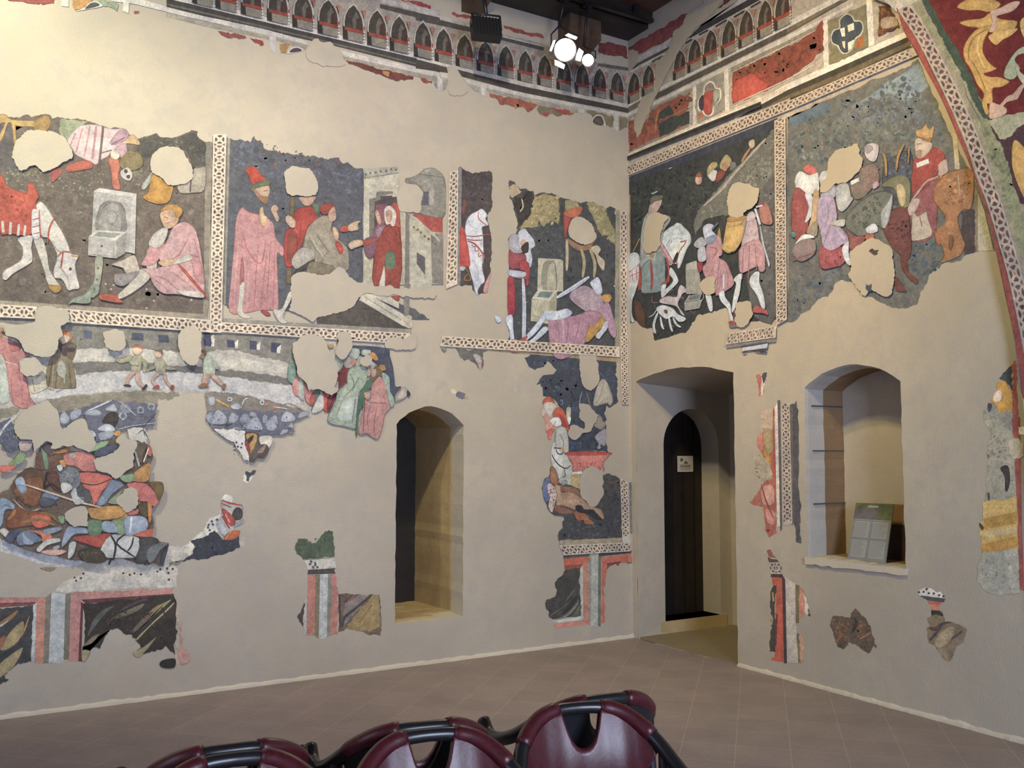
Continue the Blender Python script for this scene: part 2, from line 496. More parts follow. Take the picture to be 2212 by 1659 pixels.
PAINT = """
W L
T 0 200 500
K f3e2bd
F 0.13 0.05
P fresco|painted scene of a grazing white horse, a grey fountain and a seated figure in pink|wall painting
C painted_ground
r 70655b -10,200 40,208 95,235 200,235 240,212 310,230 400,208 470,212 500,250 540,235 600,240 700,250 850,275 940,303 1060,345 1140,335 1200,365 1260,420 1320,440 1400,418 1500,388 1545,425 1680,425 1780,385 1850,362 1890,370 1885,410 1930,468 2032,478 1985,2160 -10,2035
p a8a088 2032,478 1985,2165 1942,2118 1965,480
p bdb194 -10,1985 1950,2118 1990,2165 -10,2032
m 8d8174 170 50 20,950 1900,1000 1880,2050 20,1950
m 62574e 150 46 20,950 1900,1000 1880,2050 20,1950
r 454b48 1300,470 1490,395 1560,440 1700,430 1850,380 1960,480 1965,690 1880,700 1780,560 1700,520 1500,540 1400,640 1310,560
r 57545c -10,300 110,320 130,470 100,620 180,750 -10,760
m 7f8f70 34 22 1320,480 1560,440 1940,500 1940,690 1700,520 1500,540
r a9b48c 580,250 850,280 700,370 640,470 600,420 575,390
m 7d8c72 70 20 60,720 560,720 560,900 60,880
m 8f9c80 70 16 560,760 1000,760 980,980 560,1000
m 728568 50 15 1180,740 1430,700 1430,900 1180,900
d dcd3c4 11 1010,1830 1060,1880 1085,1840 1400,1880 1470,1990 1400,2060 1830,1980 1290,1820
C painted_animal|ochre legs of an animal
s d3ad64 -10,215 60,212 110,258 330,268 440,218 485,290 440,370 330,385 330,330 165,326 150,322 157,460 132,480 110,312 72,300 20,450 -10,470 -10,420 50,290 -10,300
s b78f4c 330,268 440,218 485,290 440,370 335,385
C painted_bending_figure|pink and white tunic over red hose
s f2d9d2 640,470 700,370 800,310 930,308 990,330 1080,350 1170,340 1220,370 1230,440 1200,520 1225,620 1190,640 1130,600 1070,560 1030,610 960,650 920,690 860,660 760,620 720,590 690,540
l d9a5a2 16 720,390 665,520
l d9a5a2 16 790,340 725,570
l d9a5a2 16 860,320 805,610
l d09a9a 22 920,320 880,640
s c9a0aa 1100,400 1170,350 1225,380 1215,450 1100,500 1050,480
s cfa9ae 1090,540 1190,480 1225,620 1190,640 1130,600
s e5c08a 1190,480 1260,400 1320,450 1330,500 1250,490
l 6e5a50 22 985,330 940,760
l 7a5a5a 9 960,580 1065,550
l 7a5a5a 7 1060,500 1190,430
s d0654f 640,700 780,650 870,660 880,720 800,740 650,760
s b85550 490,740 570,720 590,770 540,830 500,860 480,800
s dc7a5f 1035,630 1120,630 1145,720 1130,800 1150,920 1080,910 1060,760
s f0e2c6 1060,560 1100,560 1145,600 1120,640 1060,620
s 8f8052 1180,600 1240,560 1340,590 1370,680 1300,740 1190,740 1140,690
s ddd5c8 1150,760 1220,715 1265,780 1240,845 1170,820
d 2f2a28 20 1200,755 1225,805
C painted_bell_cloak|golden cloak hem
s c7ccb4 1350,900 1420,790 1455,765 1440,850 1380,930
s d99f3c 1450,780 1520,800 1560,850 1620,890 1655,888 1620,1030 1540,1070 1440,1050 1370,1012 1370,985 1410,960 1430,880
l b9822c 10 1385,1010 1470,1040 1560,1058
s bdb59c 1700,870 1830,830 1850,730 1900,720 1960,720 1950,930 1850,960 1720,960
l 4a4440 18 1820,560 1850,720
l 4a4440 14 1825,800 1815,950
l 5a5048 20 1680,880 1685,960
C painted_horse|white horse with red saddle cloth
s f3ecd9 340,1080 390,1048 450,1100 520,1220 590,1330 650,1450 680,1540 750,1562 720,1640 740,1780 757,1870 700,1882 650,1892 620,1830 580,1780 520,1770 513,1690 535,1620 540,1540 470,1400 400,1380 380,1300 360,1200 310,1180
s f3ecd9 170,1400 310,1368 300,1480 310,1590 280,1640 130,1730 60,1792 22,1772 40,1700 180,1620 215,1560 210,1480
s e6decb 320,1400 400,1388 450,1540 470,1690 540,1800 572,1850 480,1852 440,1790 420,1700 350,1500
s bd9148 458,1840 582,1852 570,1902 510,1912
s d2503f -10,820 40,828 72,900 250,962 258,880 320,873 350,940 372,1000 340,1060 370,1200 300,1230 290,1362 100,1352 -10,1320
m bd3f33 60 22 0,900 340,1000 300,1240 0,1220
l efe6d6 26 22,1230 30,1340
l efe6d6 26 102,1240 95,1360
l efe6d6 24 182,1260 170,1370
l efe6d6 22 242,1270 230,1370
s f7f2e6 310,1120 370,1150 385,1380 310,1390 300,1240
l cf5a4a 10 310,1220 372,1200
l cf5a4a 10 308,1290 385,1270
l cf5a4a 10 318,1352 385,1340
l cf5a4a 12 372,1120 380,1300 385,1400
l c8503f 18 520,1200 470,1300 455,1440
l c8503f 14 550,1570 600,1522 690,1532
l c8503f 14 600,1530 580,1680
l c8a060 14 680,1560 745,1570
d 4a3a34 15 670,1685
l c9c0ac 10 560,1660 640,1760 660,1870
l c9c0ac 10 480,1390 540,1500 600,1530
C painted_fountain|grey stone fountain slab with square basin
p f0ead9 895,945 950,915 1305,970 1260,1000
p c6c4ba 895,945 1260,1000 1230,1530 868,1500
p d9d5c6 1260,1000 1303,972 1287,1545 1230,1530
s 8f8d84 915,1330 940,1120 980,1060 1060,1035 1150,1060 1190,1120 1202,1200 1190,1335
s abaa9f 940,1325 965,1130 1060,1060 1135,1110 1155,1325
l 918f85 10 1010,1180 1060,1130 1110,1160 1112,1220 1060,1260 1015,1230
p e9e5d5 845,1380 918,1318 1205,1335 1110,1412
p a0a898 890,1375 932,1335 1160,1345 1090,1392
p d5d1c2 845,1385 1110,1412 1110,1588 838,1557
p aca99c 1110,1412 1205,1335 1192,1540 1110,1588
l b4b1a4 8 850,1545 1105,1572
l b4b1a4 8 1085,1420 1085,1580
d 5a5650 12 970,1470
s b9bca0 910,1575 982,1580 967,1750 950,1850 925,1930 872,1960 880,1850 902,1750
s 9cac94 950,1850 930,1930 870,1962 860,2012 780,2018 700,2010 640,2032 700,1970 820,1920 880,1830
d 6a7468 12 935,1680 900,1880 925,1790
C painted_seated_figure|seated figure in a pink robe resting head on hand
s e7dec8 1400,1520 1440,1488 1490,1560 1490,1690 1420,1700 1390,1640
s e4dbc2 1320,1700 1430,1688 1440,1760 1330,1870 1160,1972 1120,1940 1230,1830
s c4563f 960,1930 1110,1930 1130,1970 1172,2000 1130,2012 1010,1992 948,1970
s ded1b6 1060,1640 1180,1600 1280,1558 1320,1650 1330,1710 1260,1760 1200,1730 1170,1680 1110,1660
s a9a19a 1090,1740 1200,1730 1330,1710 1270,1790 1180,1850 1100,1830
s dd9f9c 1430,1400 1480,1360 1560,1400 1560,1480 1480,1640 1348,1652 1390,1560 1420,1480
s ebbab2 1650,1290 1760,1238 1850,1290 1890,1400 1920,1560 1950,1800 1945,1950 1900,1962 1700,1930 1560,1922 1470,1850 1420,1740 1360,1690 1500,1680 1580,1640 1520,1600 1540,1500 1600,1400
s d99a9a 1780,1560 1900,1580 1945,1800 1920,1830 1850,1760 1830,1640
l c98387 14 1790,1400 1700,1560 1560,1622
l cd8c8c 12 1850,1400 1900,1600 1930,1800
l cd8c8c 10 1480,1750 1600,1800 1700,1900
l cd8c8c 10 1450,1780 1560,1850 1600,1910
l d59494 10 1600,1690 1750,1800 1900,1920
l f4d0c8 22 1640,1340 1650,1450 1600,1560
s dfd8c7 1480,1340 1580,1288 1600,1330 1560,1440 1500,1492 1430,1470 1420,1430
s e2b992 1530,1150 1600,1118 1690,1150 1702,1230 1650,1290 1600,1302 1560,1280 1530,1210
s d99f48 1528,1140 1580,1085 1660,1073 1730,1110 1737,1150 1702,1200 1672,1190 1660,1140 1600,1122
l 7a4a38 6 1560,1192 1602,1202
l 8a5040 6 1588,1252 1622,1242
l 8a5040 5 1600,1200 1590,1230
s e1d9c3 1650,1610 1800,1550 1832,1600 1700,1640 1600,1650 1560,1600
s e4c096 1508,1622 1600,1590 1662,1600 1640,1652 1550,1662
s d24a35 1700,1640 1760,1690 1962,1930 1962,1962 1880,1870 1720,1680
s ecdfcb 1680,1890 1900,1900 1942,1962 1760,1942
C plaster_infill|bare beige plaster patches
x 290,360 420,370 500,375 560,405 610,430 640,480 690,580 680,640 600,670 560,700 500,735 400,760 340,700 270,720 200,755 150,690 130,640 110,620 130,540 150,470 200,430 230,390
x 1540,530 1680,525 1760,590 1810,680 1840,750 1830,830 1740,880 1610,890 1560,840 1510,800 1450,770 1430,700 1450,600 1500,560
C guilloche_band|upright white interlace strip
G 19 2032,405 2158,405 2112,2297 1997,2297
T 0 500 500
K dccaab
C guilloche_band|level white interlace strip
G 3 -8,698 350,722 338,838 -8,822
G 13 520,735 2000,848 2000,967 600,868
T 440 260 360
K e8d8ba
F 0.09
P fresco|painted scene of a bearded figure in a long pink robe beside a house|wall painting
C painted_ground
r 5f6772 300,235 360,240 400,265 480,248 560,275 620,295 650,230 670,208 690,255 760,270 790,310 800,375 850,395 960,395 1030,440 1060,460 1110,430 1160,450 1230,455 1320,455 1450,465 1560,490 1650,525 1720,500 1790,490 1830,560 1850,575 1920,555 1970,600 2030,640 2110,635 2130,800 2120,2300 2800,2500 3000,2650 330,2500 270,2450
p aaa58f 300,240 352,240 290,2440 240,2450
m 7684a0 90 50 380,300 620,300 1000,600 2080,680 2050,1000 1500,900 900,750 380,600
m 4d534f 160 40 380,700 2080,1000 2050,2200 380,2300
m 4a5148 70 34 650,380 1800,560 1800,640 700,560
m 6f7d66 40 24 650,260 1800,560 1700,640 700,500
d c25a50 14 800,440 1000,430 1180,460 945,585 1525,585 1640,630 1430,630 1795,560 745,275
C painted_robed_figure|bearded figure in a long pink robe and tall red hat
T 440 500 500
s e0a09c 370,-230 430,-190 560,-150 660,-80 690,60 760,150 762,220 740,238 700,225 712,600 708,760 640,750 540,752 420,778 245,772 260,480 290,100 300,-60 330,-180
l c8807f 12 365,0 430,200 540,310 580,180 590,60
l c8807f 9 520,120 500,400 480,740
l c8807f 9 600,200 570,500 540,740
l c98583 9 640,100 620,400 600,740
l c98583 10 680,180 670,500 660,740
l eab5ae 22 420,-60 460,120 530,250
l ebb6b0 20 330,100 310,400 290,740
l edbab4 18 430,330 420,560 410,750
s b8736f 360,250 385,330 380,500 345,520
s efe5cf 345,520 390,480 385,600 370,740 400,790 465,820 380,832 320,775 335,650
s b8504a 540,760 600,755 640,800 600,812
T 440 260 360
s c99476 660,900 860,860 870,960 850,1040 830,1110 770,1090 720,1040
s e2bd9a 690,910 860,870 868,990 830,1020 760,1000 720,960
s b08858 720,1030 790,1010 850,1020 850,1080 800,1100
s d0432f 555,655 600,615 680,622 740,700 830,800 760,850 650,855 600,760
s 66795c 620,900 700,830 840,790 885,830 870,860 700,900 640,955
l 6e4a3a 8 790,940 850,930
s e3c094 740,1200 780,1150 800,1250 840,1290 830,1380 780,1410 740,1330
s e3bc98 890,1170 950,1120 990,1180 970,1220 1000,1300 970,1350 920,1260
C painted_torch_bearer|figure in red holding a staff
s c03f38 1180,1300 1240,1180 1340,1150 1430,1150 1520,1290 1400,1400 1330,1560 1300,1640 1220,1900 1080,1930 1070,1540 1120,1430 1200,1440
s 9c4038 1120,1500 1240,1520 1220,1850 1110,1880
l a3332e 12 1290,1300 1270,1560 1200,1800
s 5f7a5c 1420,1090 1470,1080 1550,1180 1500,1260
s e0b594 1270,1020 1480,1010 1450,1080 1400,1135 1330,1130 1290,1080
s 7d6a40 1150,1000 1200,1000 1190,1290 1140,1280
s e6c6a4 1080,1290 1130,1265 1210,1330 1210,1410 1170,1430 1100,1370
l 8d7a50 60 1130,1960 1120,2170
C painted_kneeling_figure|stooping figure in an olive cloak and red cap
s b5ab90 1330,1620 1380,1430 1480,1320 1600,1260 1700,1340 1690,1440 1760,1560 1900,1700 1930,1900 1900,1990 1760,2010 1700,2080 1500,2080 1460,1900 1300,1880
T 440 500 500
s cfc7b2 840,270 900,180 970,150 1060,200 1000,290 890,360 850,330
l 8f876c 9 1000,60 1060,160 1140,240 1190,180
l 8f876c 9 1080,30 1140,130 1200,200
l 8f876c 9 1060,230 1050,320 1060,400
l 8f876c 9 1130,270 1120,400
l d8d0b8 16 1020,40 1090,180 1170,270
s cc4a3e 1250,110 1290,100 1330,160 1320,215 1290,210
s 3c3a3a 880,370 1040,270 1050,300 960,370 850,420
s 8f876c 1000,310 1060,290 1230,330 1240,400 1000,410
T 440 260 360
s a83c30 1530,1180 1570,1120 1650,1095 1710,1110 1720,1150 1650,1240 1570,1250
s e0b795 1650,1230 1720,1150 1745,1200 1755,1290 1720,1340 1660,1340
l 7a4a38 8 1690,1230 1740,1220
s e3bf98 1700,1440 1740,1420 1790,1510 1770,1600 1720,1560
s d2553f 1820,1420 1900,1405 1930,1470 1810,1480
s e6c59c 1910,1400 2000,1345 2080,1340 2040,1380 2050,1450 1990,1470 1920,1470
C painted_house|pale stone house with a doorway and red roof
T 740 330 260
K e6d4b6
p d9d2b0 380,480 1030,380 1045,1080 1220,1120 1830,1480 1840,2420 1280,2420 370,2450
p e8dfc0 395,490 1030,390 1010,760 600,850 500,860 480,1700 370,1700
p c3c0aa 365,300 1010,260 1030,370 400,470
p 8f8b80 1150,1100 1220,1130 1220,2500 1130,2500
p 9d998c 1610,1500 1840,1480 1840,2420 1640,2400
s a9a592 1150,480 1240,460 1380,400 1480,320 1600,280 1720,310 1850,440 1890,660 1890,880 1830,1200 1380,1110 1440,900 1440,700 1340,600 1170,570
l 8a8778 22 1380,400 1850,460
m c6c4b0 10 40 1450,300 1720,300 1800,430 1420,380
p 6d6a7c 1480,720 1570,720 1570,970 1440,970 1460,860
p cfc9bd 1590,700 1670,680 1660,960 1590,970
p c9584f 1270,1120 1830,1210 1830,1480 1620,1450
l ded5b8 40 1210,1130 1620,1470 1780,1640
d 6f6a60 22 500,380 600,370 690,350 790,340 880,310 970,320 415,400 1300,1370 1370,1420 1430,1470 1500,1540 1570,1590 1640,1640 1700,1680
p 8d897c 480,860 600,830 620,720 910,710 920,760 690,800 690,880 580,900 560,1500 480,1650
p 4d4b50 580,900 690,870 690,800 900,790 900,820 980,810 1000,950 1000,1500 560,1600
T 440 500 500
p c9c09e 1500,600 1560,590 1950,820 1980,900 1880,900 1480,660
p ece4c8 1500,620 1560,592 1985,850 1985,915 1960,930 1880,905 1480,665
p e6dfc4 1560,600 1860,600 1860,740
l a9a28a 7 1540,630 1890,850
p 9a978c 1910,600 1960,600 1960,820 1905,810
p dcd6bb 1970,30 2160,110 2170,560 1970,545
p 6d6a70 2030,200 2110,250 2110,420 2030,310
s d9cfb4 1900,830 1960,800 1990,830 1960,870 1980,920 1920,880
p 585450 1450,690 1490,660 1900,905 1975,935 1600,915 1080,890 1080,820 1300,770
p b3ac99 180,830 1000,880 1080,885 1975,935 1975,970 1000,915 180,865
C painted_couple|two people in red and mauve in the doorway
T 740 330 260
s 96596c 590,1010 650,950 730,935 810,970 800,1200 760,1330 790,1380 660,1900 560,2000 540,1600 560,1400 620,1330
s c4504c 880,960 990,930 1040,1080 1040,2100 640,2100 620,1650 720,1430 830,1330 860,1250
s b8453f 720,1450 850,1360 960,1350 1040,1500 1040,2300 620,2300
s efe4d2 750,1060 800,990 870,985 950,1060 975,1180 940,1340 900,1370 860,1310 800,1330 760,1240
s d9a586 790,1090 880,1060 900,1180 860,1290 800,1260
s dfb08c 590,1070 640,1070 690,1200 700,1290 650,1310 610,1230 590,1150
s a98a96 600,1420 760,1350 700,1480 640,1560
l 8a4a40 12 630,1160 660,1150
l 8a4a40 12 810,1150 840,1140
T 440 500 500
s a84038 1640,100 1860,-40 1865,540 1620,520 1620,250
s 6e8a66 1735,210 1810,200 1820,350 1730,350
s efe6d2 1720,330 1725,520 1670,520 1690,430
s 8d6070 1520,90 1640,60 1620,240 1550,250
s b4524a 1500,90 1640,70 1610,120 1510,140
s e8c8a0 1375,130 1420,90 1500,85 1510,130 1440,160 1400,175
s b84a40 1780,620 1860,620 1850,670
C painted_legs|bare pale legs striding
s efe6d2 660,750 740,740 800,600 830,580 835,640 760,780 750,830 800,870 740,880 690,830
C plaster_infill|bare beige plaster patches
x 830,440 880,400 960,390 1100,415 1200,405 1240,370 1290,345 1350,375 1380,430 1470,490 1520,495 1620,520 1720,525 1780,515 1830,545 1960,550 2060,540 2200,560 2200,640 2000,640 1950,625 1600,595 1520,600 1460,660 1430,710 1350,760 1160,810 1080,825 1040,865 940,815 850,770 805,750 835,650 820,560 830,500
T 440 260 360
x 1180,610 1260,630 1330,640 1400,650 1450,720 1490,800 1510,880 1500,950 1460,1000 1350,1015 1250,1000 1150,1005 1090,950 1080,870 1070,780 1060,710 1110,650
T 740 330 260
x 1090,560 1180,580 1340,600 1420,680 1465,760 1440,840 1420,950 1430,1010 1390,1110 1250,1100 1060,1090 1010,1000 990,900 990,780 1020,700
C guilloche_band|level white interlace strip
T 440 500 500
K d8c7a8
G 15.5 165,868 1965,972 1960,1082 150,962
C plaster_infill
x 1740,1040 1790,1015 1870,1010 1900,1035 1960,995 2010,960 2010,1120 1740,1120
W L
T 950 340 420
K d0bb9a
F 0.05 0.18
P fresco|painted scene of a knight leaning on a sword beside a fallen figure and small fountain|wall painting
C painted_ground
r 524845 235,100 290,150 350,170 440,175 510,160 560,150 595,175 600,260 590,400 580,610 540,660 555,760 585,900 590,1050 580,1270 560,1330 510,1450 540,1540 440,1570 400,1540 360,1455 200,1450 180,1400 195,700 205,140
p 928c80 235,100 250,130 235,1450 185,1450 205,140
m 5e5250 60 34 260,180 590,180 570,600 260,560
s 8a5040 260,480 300,500 290,600 255,640
r 4f5150 790,260 860,300 910,360 1000,370 1060,380 1080,440 1180,400 1340,435 1420,470 1600,520 1700,510 1740,505 1800,545 1880,590 1920,565 2000,585 2010,900 1995,1500 2000,2280 1000,2200 900,2130 760,2120 800,1500 790,900 860,880 880,780 880,700 850,620 830,520 795,470 800,400
m 5d6668 120 36 880,800 1400,760 1400,1200 1000,1600 900,1600
m 3a3b3c 90 34 1400,1150 1990,1000 1990,1600 1450,1600
m 77836f 60 12 900,1400 1990,1400 1990,2200 900,2150
r 3c3633 960,390 1040,390 1080,500 1040,640 960,740 890,780 880,660 830,500 850,440 930,460 940,560 910,620 930,540
r b09a5e 1080,440 1180,410 1340,450 1370,640 1350,760 1240,730 1180,790 1130,720 1110,790 960,800 900,810 1010,680 1050,580
m d3c08c 26 40 1080,450 1340,450 1350,740 1000,780
m 83713f 18 34 1080,450 1340,450 1350,740 1100,740
l 4a443c 26 1390,470 1390,760
r aa9a62 1430,490 1560,500 1590,560 1500,640 1420,620
r a3945c 1660,530 1740,510 1870,560 1900,640 1990,820 2000,1010 1940,960 1920,890 1850,900 1800,830 1740,680
m cbb987 26 34 1680,560 1880,580 1990,980 1850,880
r c7a97c 790,330 860,310 930,390 830,460 795,430
l cdb287 20 930,470 945,560 910,620
p ab9f7c 2000,600 2040,600 2040,2220 1990,2260 1995,1000
p b89a62 760,2118 2010,2275 2040,2330 560,2200
m b9c0b8 40 9 900,1500 1200,1500 1200,2100 900,2100
C painted_horse|white horse with red harness
s e8e3da 465,585 500,600 540,660 520,700 550,770 480,795 490,880 495,1050 500,1150 480,1250 510,1400 470,1450 430,1520 440,1570 400,1540 370,1400 330,1250 320,1050 285,920 285,820 300,720 350,650 430,610
s d04a3c 230,800 280,820 300,920 330,1080 345,1230 290,1245 230,1240 225,1000
l bf5348 12 290,890 400,900 570,870
l bf5348 12 300,930 390,945 490,940
l bf5348 20 310,950 400,990 490,1100 500,1150
l bf5348 10 360,990 380,1020 400,1010 400,1070 440,1060 440,1130 480,1110 480,1190
l bf5348 12 440,620 440,700 540,780
l c8c2b8 10 320,700 350,780 450,820
l c8c2b8 10 350,1150 420,1250 440,1400
l a9783a 14 290,1250 330,1330 350,1390 290,1400 280,1370 320,1320
s d5cfc6 230,1240 290,1250 270,1290 230,1280
s e39c8c 510,1440 580,1290 560,1420 540,1530 490,1535
C painted_fallow_horse|pale brown legs of a standing horse
s b5493b 1410,640 1470,660 1490,700 1460,800 1420,930 1410,760
s cf6a3f 1400,640 1470,590 1600,560 1620,600 1560,680 1470,680
s a97a56 1420,930 1470,930 1600,1000 1660,980 1780,920 1740,990 1700,1050 1560,1060 1440,960
l cbb585 34 1440,940 1445,1100 1440,1290
l c6ae74 36 1600,1040 1640,1180 1620,1370
l c6ae74 36 1700,1040 1760,1200 1750,1370
s ddc795 1710,1040 1780,1000 1830,1050 1800,1110 1870,1180 1860,1290 1800,1220 1770,1120
C painted_fountain|pale stone fountain
p d6c99e 1115,1145 1370,1160 1400,1180 1400,1530 1105,1510
s a99f80 1160,1500 1165,1250 1200,1190 1260,1175 1310,1210 1325,1510
s cdbf93 1215,1500 1220,1260 1260,1210 1305,1230 1320,1510
p e2d6ac 1040,1610 1115,1505 1330,1520 1240,1640
p 81948a 1100,1590 1140,1525 1290,1530 1240,1600
p d5c898 1040,1615 1240,1640 1250,1900 1030,1860
p b8ab80 1240,1640 1330,1520 1320,1780 1250,1900
l b9ad84 10 1035,1800 1260,1840
l 8a9a80 18 1200,1920 1160,2010 1080,2060
C painted_knight|knight in red and grey armour leaning on a long sword
s d9d6d2 890,850 960,810 1000,860 1060,930 1080,1010 1030,1050 1050,1150 1030,1250 980,1230 960,1080 900,1090 880,1000
s b9b0ac 785,900 880,880 900,1000 920,1090 830,1090 790,1050
s dfb08c 910,960 950,930 980,960 960,1010 920,1020
s 3a3332 920,1020 1000,960 1000,1080 940,1080
s a94a50 785,1050 840,1090 960,1100 980,1180 960,1250 880,1270 785,1250
s c04444 900,1180 980,1180 1020,1260 1000,1450 970,1450 960,1300 910,1280
s c6c6ca 780,1280 880,1290 970,1310 960,1360 860,1370 780,1340
s b93640 770,1370 830,1360 850,1500 855,1640 840,1790 770,1780 765,1500
l e2e2e0 42 940,1370 955,1700 950,2040 950,2130
l c0c0c2 12 945,1370 955,1700 950,2130
l b95a4a 14 880,1375 1010,1375
s d9dde0 620,1800 680,1820 690,1870 640,1880
s dfe1e0 760,1810 820,1800 830,1950 840,2080 800,2080 780,1960 740,1870
s dc8a80 780,2080 850,2070 930,2110 840,2130 780,2120
s e29a8c 530,2090 600,2080 700,2130 640,2150
l cfcfd0 14 620,1810 650,1870
C painted_fallen_figure|fallen figure in mauve and grey mail
s bfa0a2 1480,1540 1560,1480 1650,1460 1760,1520 1830,1560 1860,1680 1840,1780 1700,1780 1600,1720 1480,1620
s d9d9dd 1700,1430 1740,1390 1790,1365 1830,1440 1840,1540 1780,1560 1730,1490
s c28c94 1240,1760 1400,1800 1540,1800 1700,1740 1850,1800 1760,1950 1640,2120 1540,2220 1380,2300 1270,2240 1230,2000
l a8707c 10 1300,1830 1350,2000 1330,2240
l a8707c 10 1450,1850 1450,2000 1400,2260
l a8707c 10 1580,1830 1560,1980 1490,2180
l d9b0b4 18 1380,1840 1400,2000 1380,2230
s e1e2e2 1180,1750 1320,1750 1440,1720 1500,1780 1380,1840 1200,1850
s d8b0a8 1550,1600 1640,1570 1680,1620 1600,1640
l e3e3e0 46 1320,1600 1500,1490 1690,1360
l b3b3b5 10 1310,1610 1500,1500 1680,1370
s dddedc 1160,1790 1200,1830 1100,1980 960,2100 930,2080 1080,1900
s d7d8d4 1170,1930 1230,1960 1100,2080 960,2180 900,2170 1060,2050
s c0564c 830,2110 900,2070 990,2030 960,2100 880,2140
s c8605a 780,2160 880,2170 930,2190 880,2220 800,2210
s d9a23c 1840,1570 1920,1560 1945,1610 1900,1660 1840,1630
s d29a38 1690,1920 1760,1900 1840,1790 1880,1820 1860,1900 1780,2000 1680,2100 1640,2070
s c495a0 1800,1740 1900,1640 1960,1800 2000,1960 1980,2060 1920,2000 1880,1860
s dcd9d4 1860,1880 1900,1860 1900,1940 1840,2020 1800,2070 1760,2030 1820,1960
C plaster_infill|bare plaster patch on the horse
x 1500,700 1560,680 1620,690 1720,760 1750,830 1775,900 1740,960 1640,1000 1560,970 1480,920 1450,840 1470,760
C guilloche_band|upright white interlace strip
G 10.5 105,170 200,150 190,1445 60,1500
G 13 2042,615 2120,615 2120,2300 2050,2300
T 1120 780 280
K b5a794
G 10 1722,-420 1850,-420 1860,740 1745,740
T 850 560 520
K c8b69a
C guilloche_band|level white interlace strip
G 17.5 440,707 2070,805 2070,900 420,800
s 8f9086 430,810 480,815 460,850
T 850 560 520
P fresco|dark blue painted fragment with a red hooded rider on a white horse|wall painting
C painted_ground
T 1120 780 280
K b5a794
r 3d4656 100,-60 430,-250 1660,-130 1690,300 1700,700 1560,800 1500,760 1460,900 1500,980 1500,1100 1490,1400 1530,1560 840,1560 830,1180 860,1140 820,950 700,780 600,650 420,600 410,500 380,380 300,400 350,340 400,260 500,230 600,220 660,150 540,30 490,0 430,100 330,120 280,155 200,110 130,0
m 2c3240 80 50 400,300 1000,200 1040,700 1000,1100 700,780 430,560
m 4d5670 50 50 150,-20 480,-100 1650,-100 1000,200 700,100 300,120
m 3f74a8 34 26 1370,150 1660,230 1640,420 1540,500 1400,250
m 4a8ab8 10 22 560,430 720,430 700,520 580,520
m 3f6a9c 24 26 800,720 1030,720 1020,900 880,820
m 3f6a9c 24 26 870,1370 1080,1370 1060,1500 900,1530
l 6a82a8 16 700,680 740,660 750,740 710,740
m 2a3040 40 40 1050,1300 1480,1150 1500,1520 1080,1520
l 8a94a4 14 1090,510 1050,640 1040,760
l 7a7468 16 1160,540 1190,640 1210,740
s b2a894 815,800 890,800 880,980 850,1080 820,960
C painted_tent|pale grey peaked shape
s a79f90 1380,350 1460,310 1540,420 1610,650 1560,760 1500,720 1280,760 1320,500
l 86806f 12 1460,350 1400,560 1310,740
l c3bcae 14 1500,470 1440,620 1370,720
s 8f887a 1350,900 1420,960 1440,1020 1490,1080 1400,1170 1270,1090 1340,1010
s 9a94a0 1300,1300 1400,1190 1490,1160 1480,1440 1400,1420 1400,1490 1340,1490 1360,1400
C painted_rider|rider in a red robe with an orange hood
s bd5a34 405,720 430,650 500,605 560,620 610,690 600,730 500,700 430,750
s d5c6b6 420,740 480,700 580,710 640,770 600,840 560,900 540,980 470,880 430,790
s d0b8aa 380,840 440,800 470,880 450,960 400,930
s dd9a86 430,940 480,880 540,980 600,960 600,1180 560,1200 470,1200 450,1060
s c8523a 590,880 660,790 740,810 790,900 830,1020 860,1150 830,1190 780,1130 730,1100 690,960 590,950
s a53f34 690,900 780,1000 830,1130 740,1100
s d86a5a 460,1190 620,1150 560,1250 550,1330 500,1330 490,1240
s dcd8d4 530,1000 600,960 690,970 730,1080 640,1120 560,1060
l 8a3a30 10 540,1160 610,1080 620,1020
s d8dcdc 820,970 890,960 860,1090
C painted_horse|white horse with dark harness
s b9b8ae 620,1200 690,1120 780,1130 830,1200 850,1400 850,1560 860,1660 900,1800 930,2060 900,2260 860,2260 820,2260 810,2050 740,2060 720,2260 680,2260 670,2100 600,1900 540,1700 560,1500 600,1380
s d0cfc6 600,1380 560,1500 545,1680 600,1860 660,2000 740,1960 760,1700 680,1500
l 3a3a3c 22 600,1480 720,1490
l 3a3a3c 20 630,1500 660,1570 720,1590 770,1540
s c89a3a 730,1480 770,1470 770,1540 730,1530
l 3a3a3c 20 560,1590 620,1700 720,1800 820,1830 880,1780
l 8a897e 16 640,1200 620,1350 640,1480
l 6f6e66 14 700,1240 760,1380 760,1460
l 5f5e58 18 770,1820 790,1960 740,1980
s a0a096 720,2040 810,2050 810,2160 740,2160
C painted_cloth|red fringed cloth
s c9766a 840,1555 1520,1555 1460,1700 1440,1780 1460,1860 1340,1860 930,1880 920,1760
s b0463c 840,1548 1525,1552 1500,1600 860,1610
m b55248 50 24 980,1740 1440,1700 1440,1850 960,1850
l e3e0da 44 910,1915 1080,1900
s b9a266 900,1950 1030,1940 1030,2200 960,2180 890,2100
C painted_fallen_horse|brown horse lying on dark ground
T 1120 960 280
r 46484c 1430,540 1510,495 1620,530 1720,590 1740,900 1750,1300 1760,1600 680,1640 670,1540 680,1490 720,1450 740,1330 780,1260 720,1220 580,1190 540,1160 480,1060 440,960 420,860 400,720 430,600 520,540 540,380 590,390 660,500 680,640 740,700 900,700 1040,780 1300,700
m 3d4252 80 44 720,1260 1700,1100 1720,1560 700,1600
m 5c6672 60 40 900,1400 1700,1250 1720,1580 800,1600
m 37342f 40 40 1440,560 1700,620 1720,1000 1400,1000
s 9a6a48 540,380 600,390 660,500 680,660 600,680 540,640 530,520
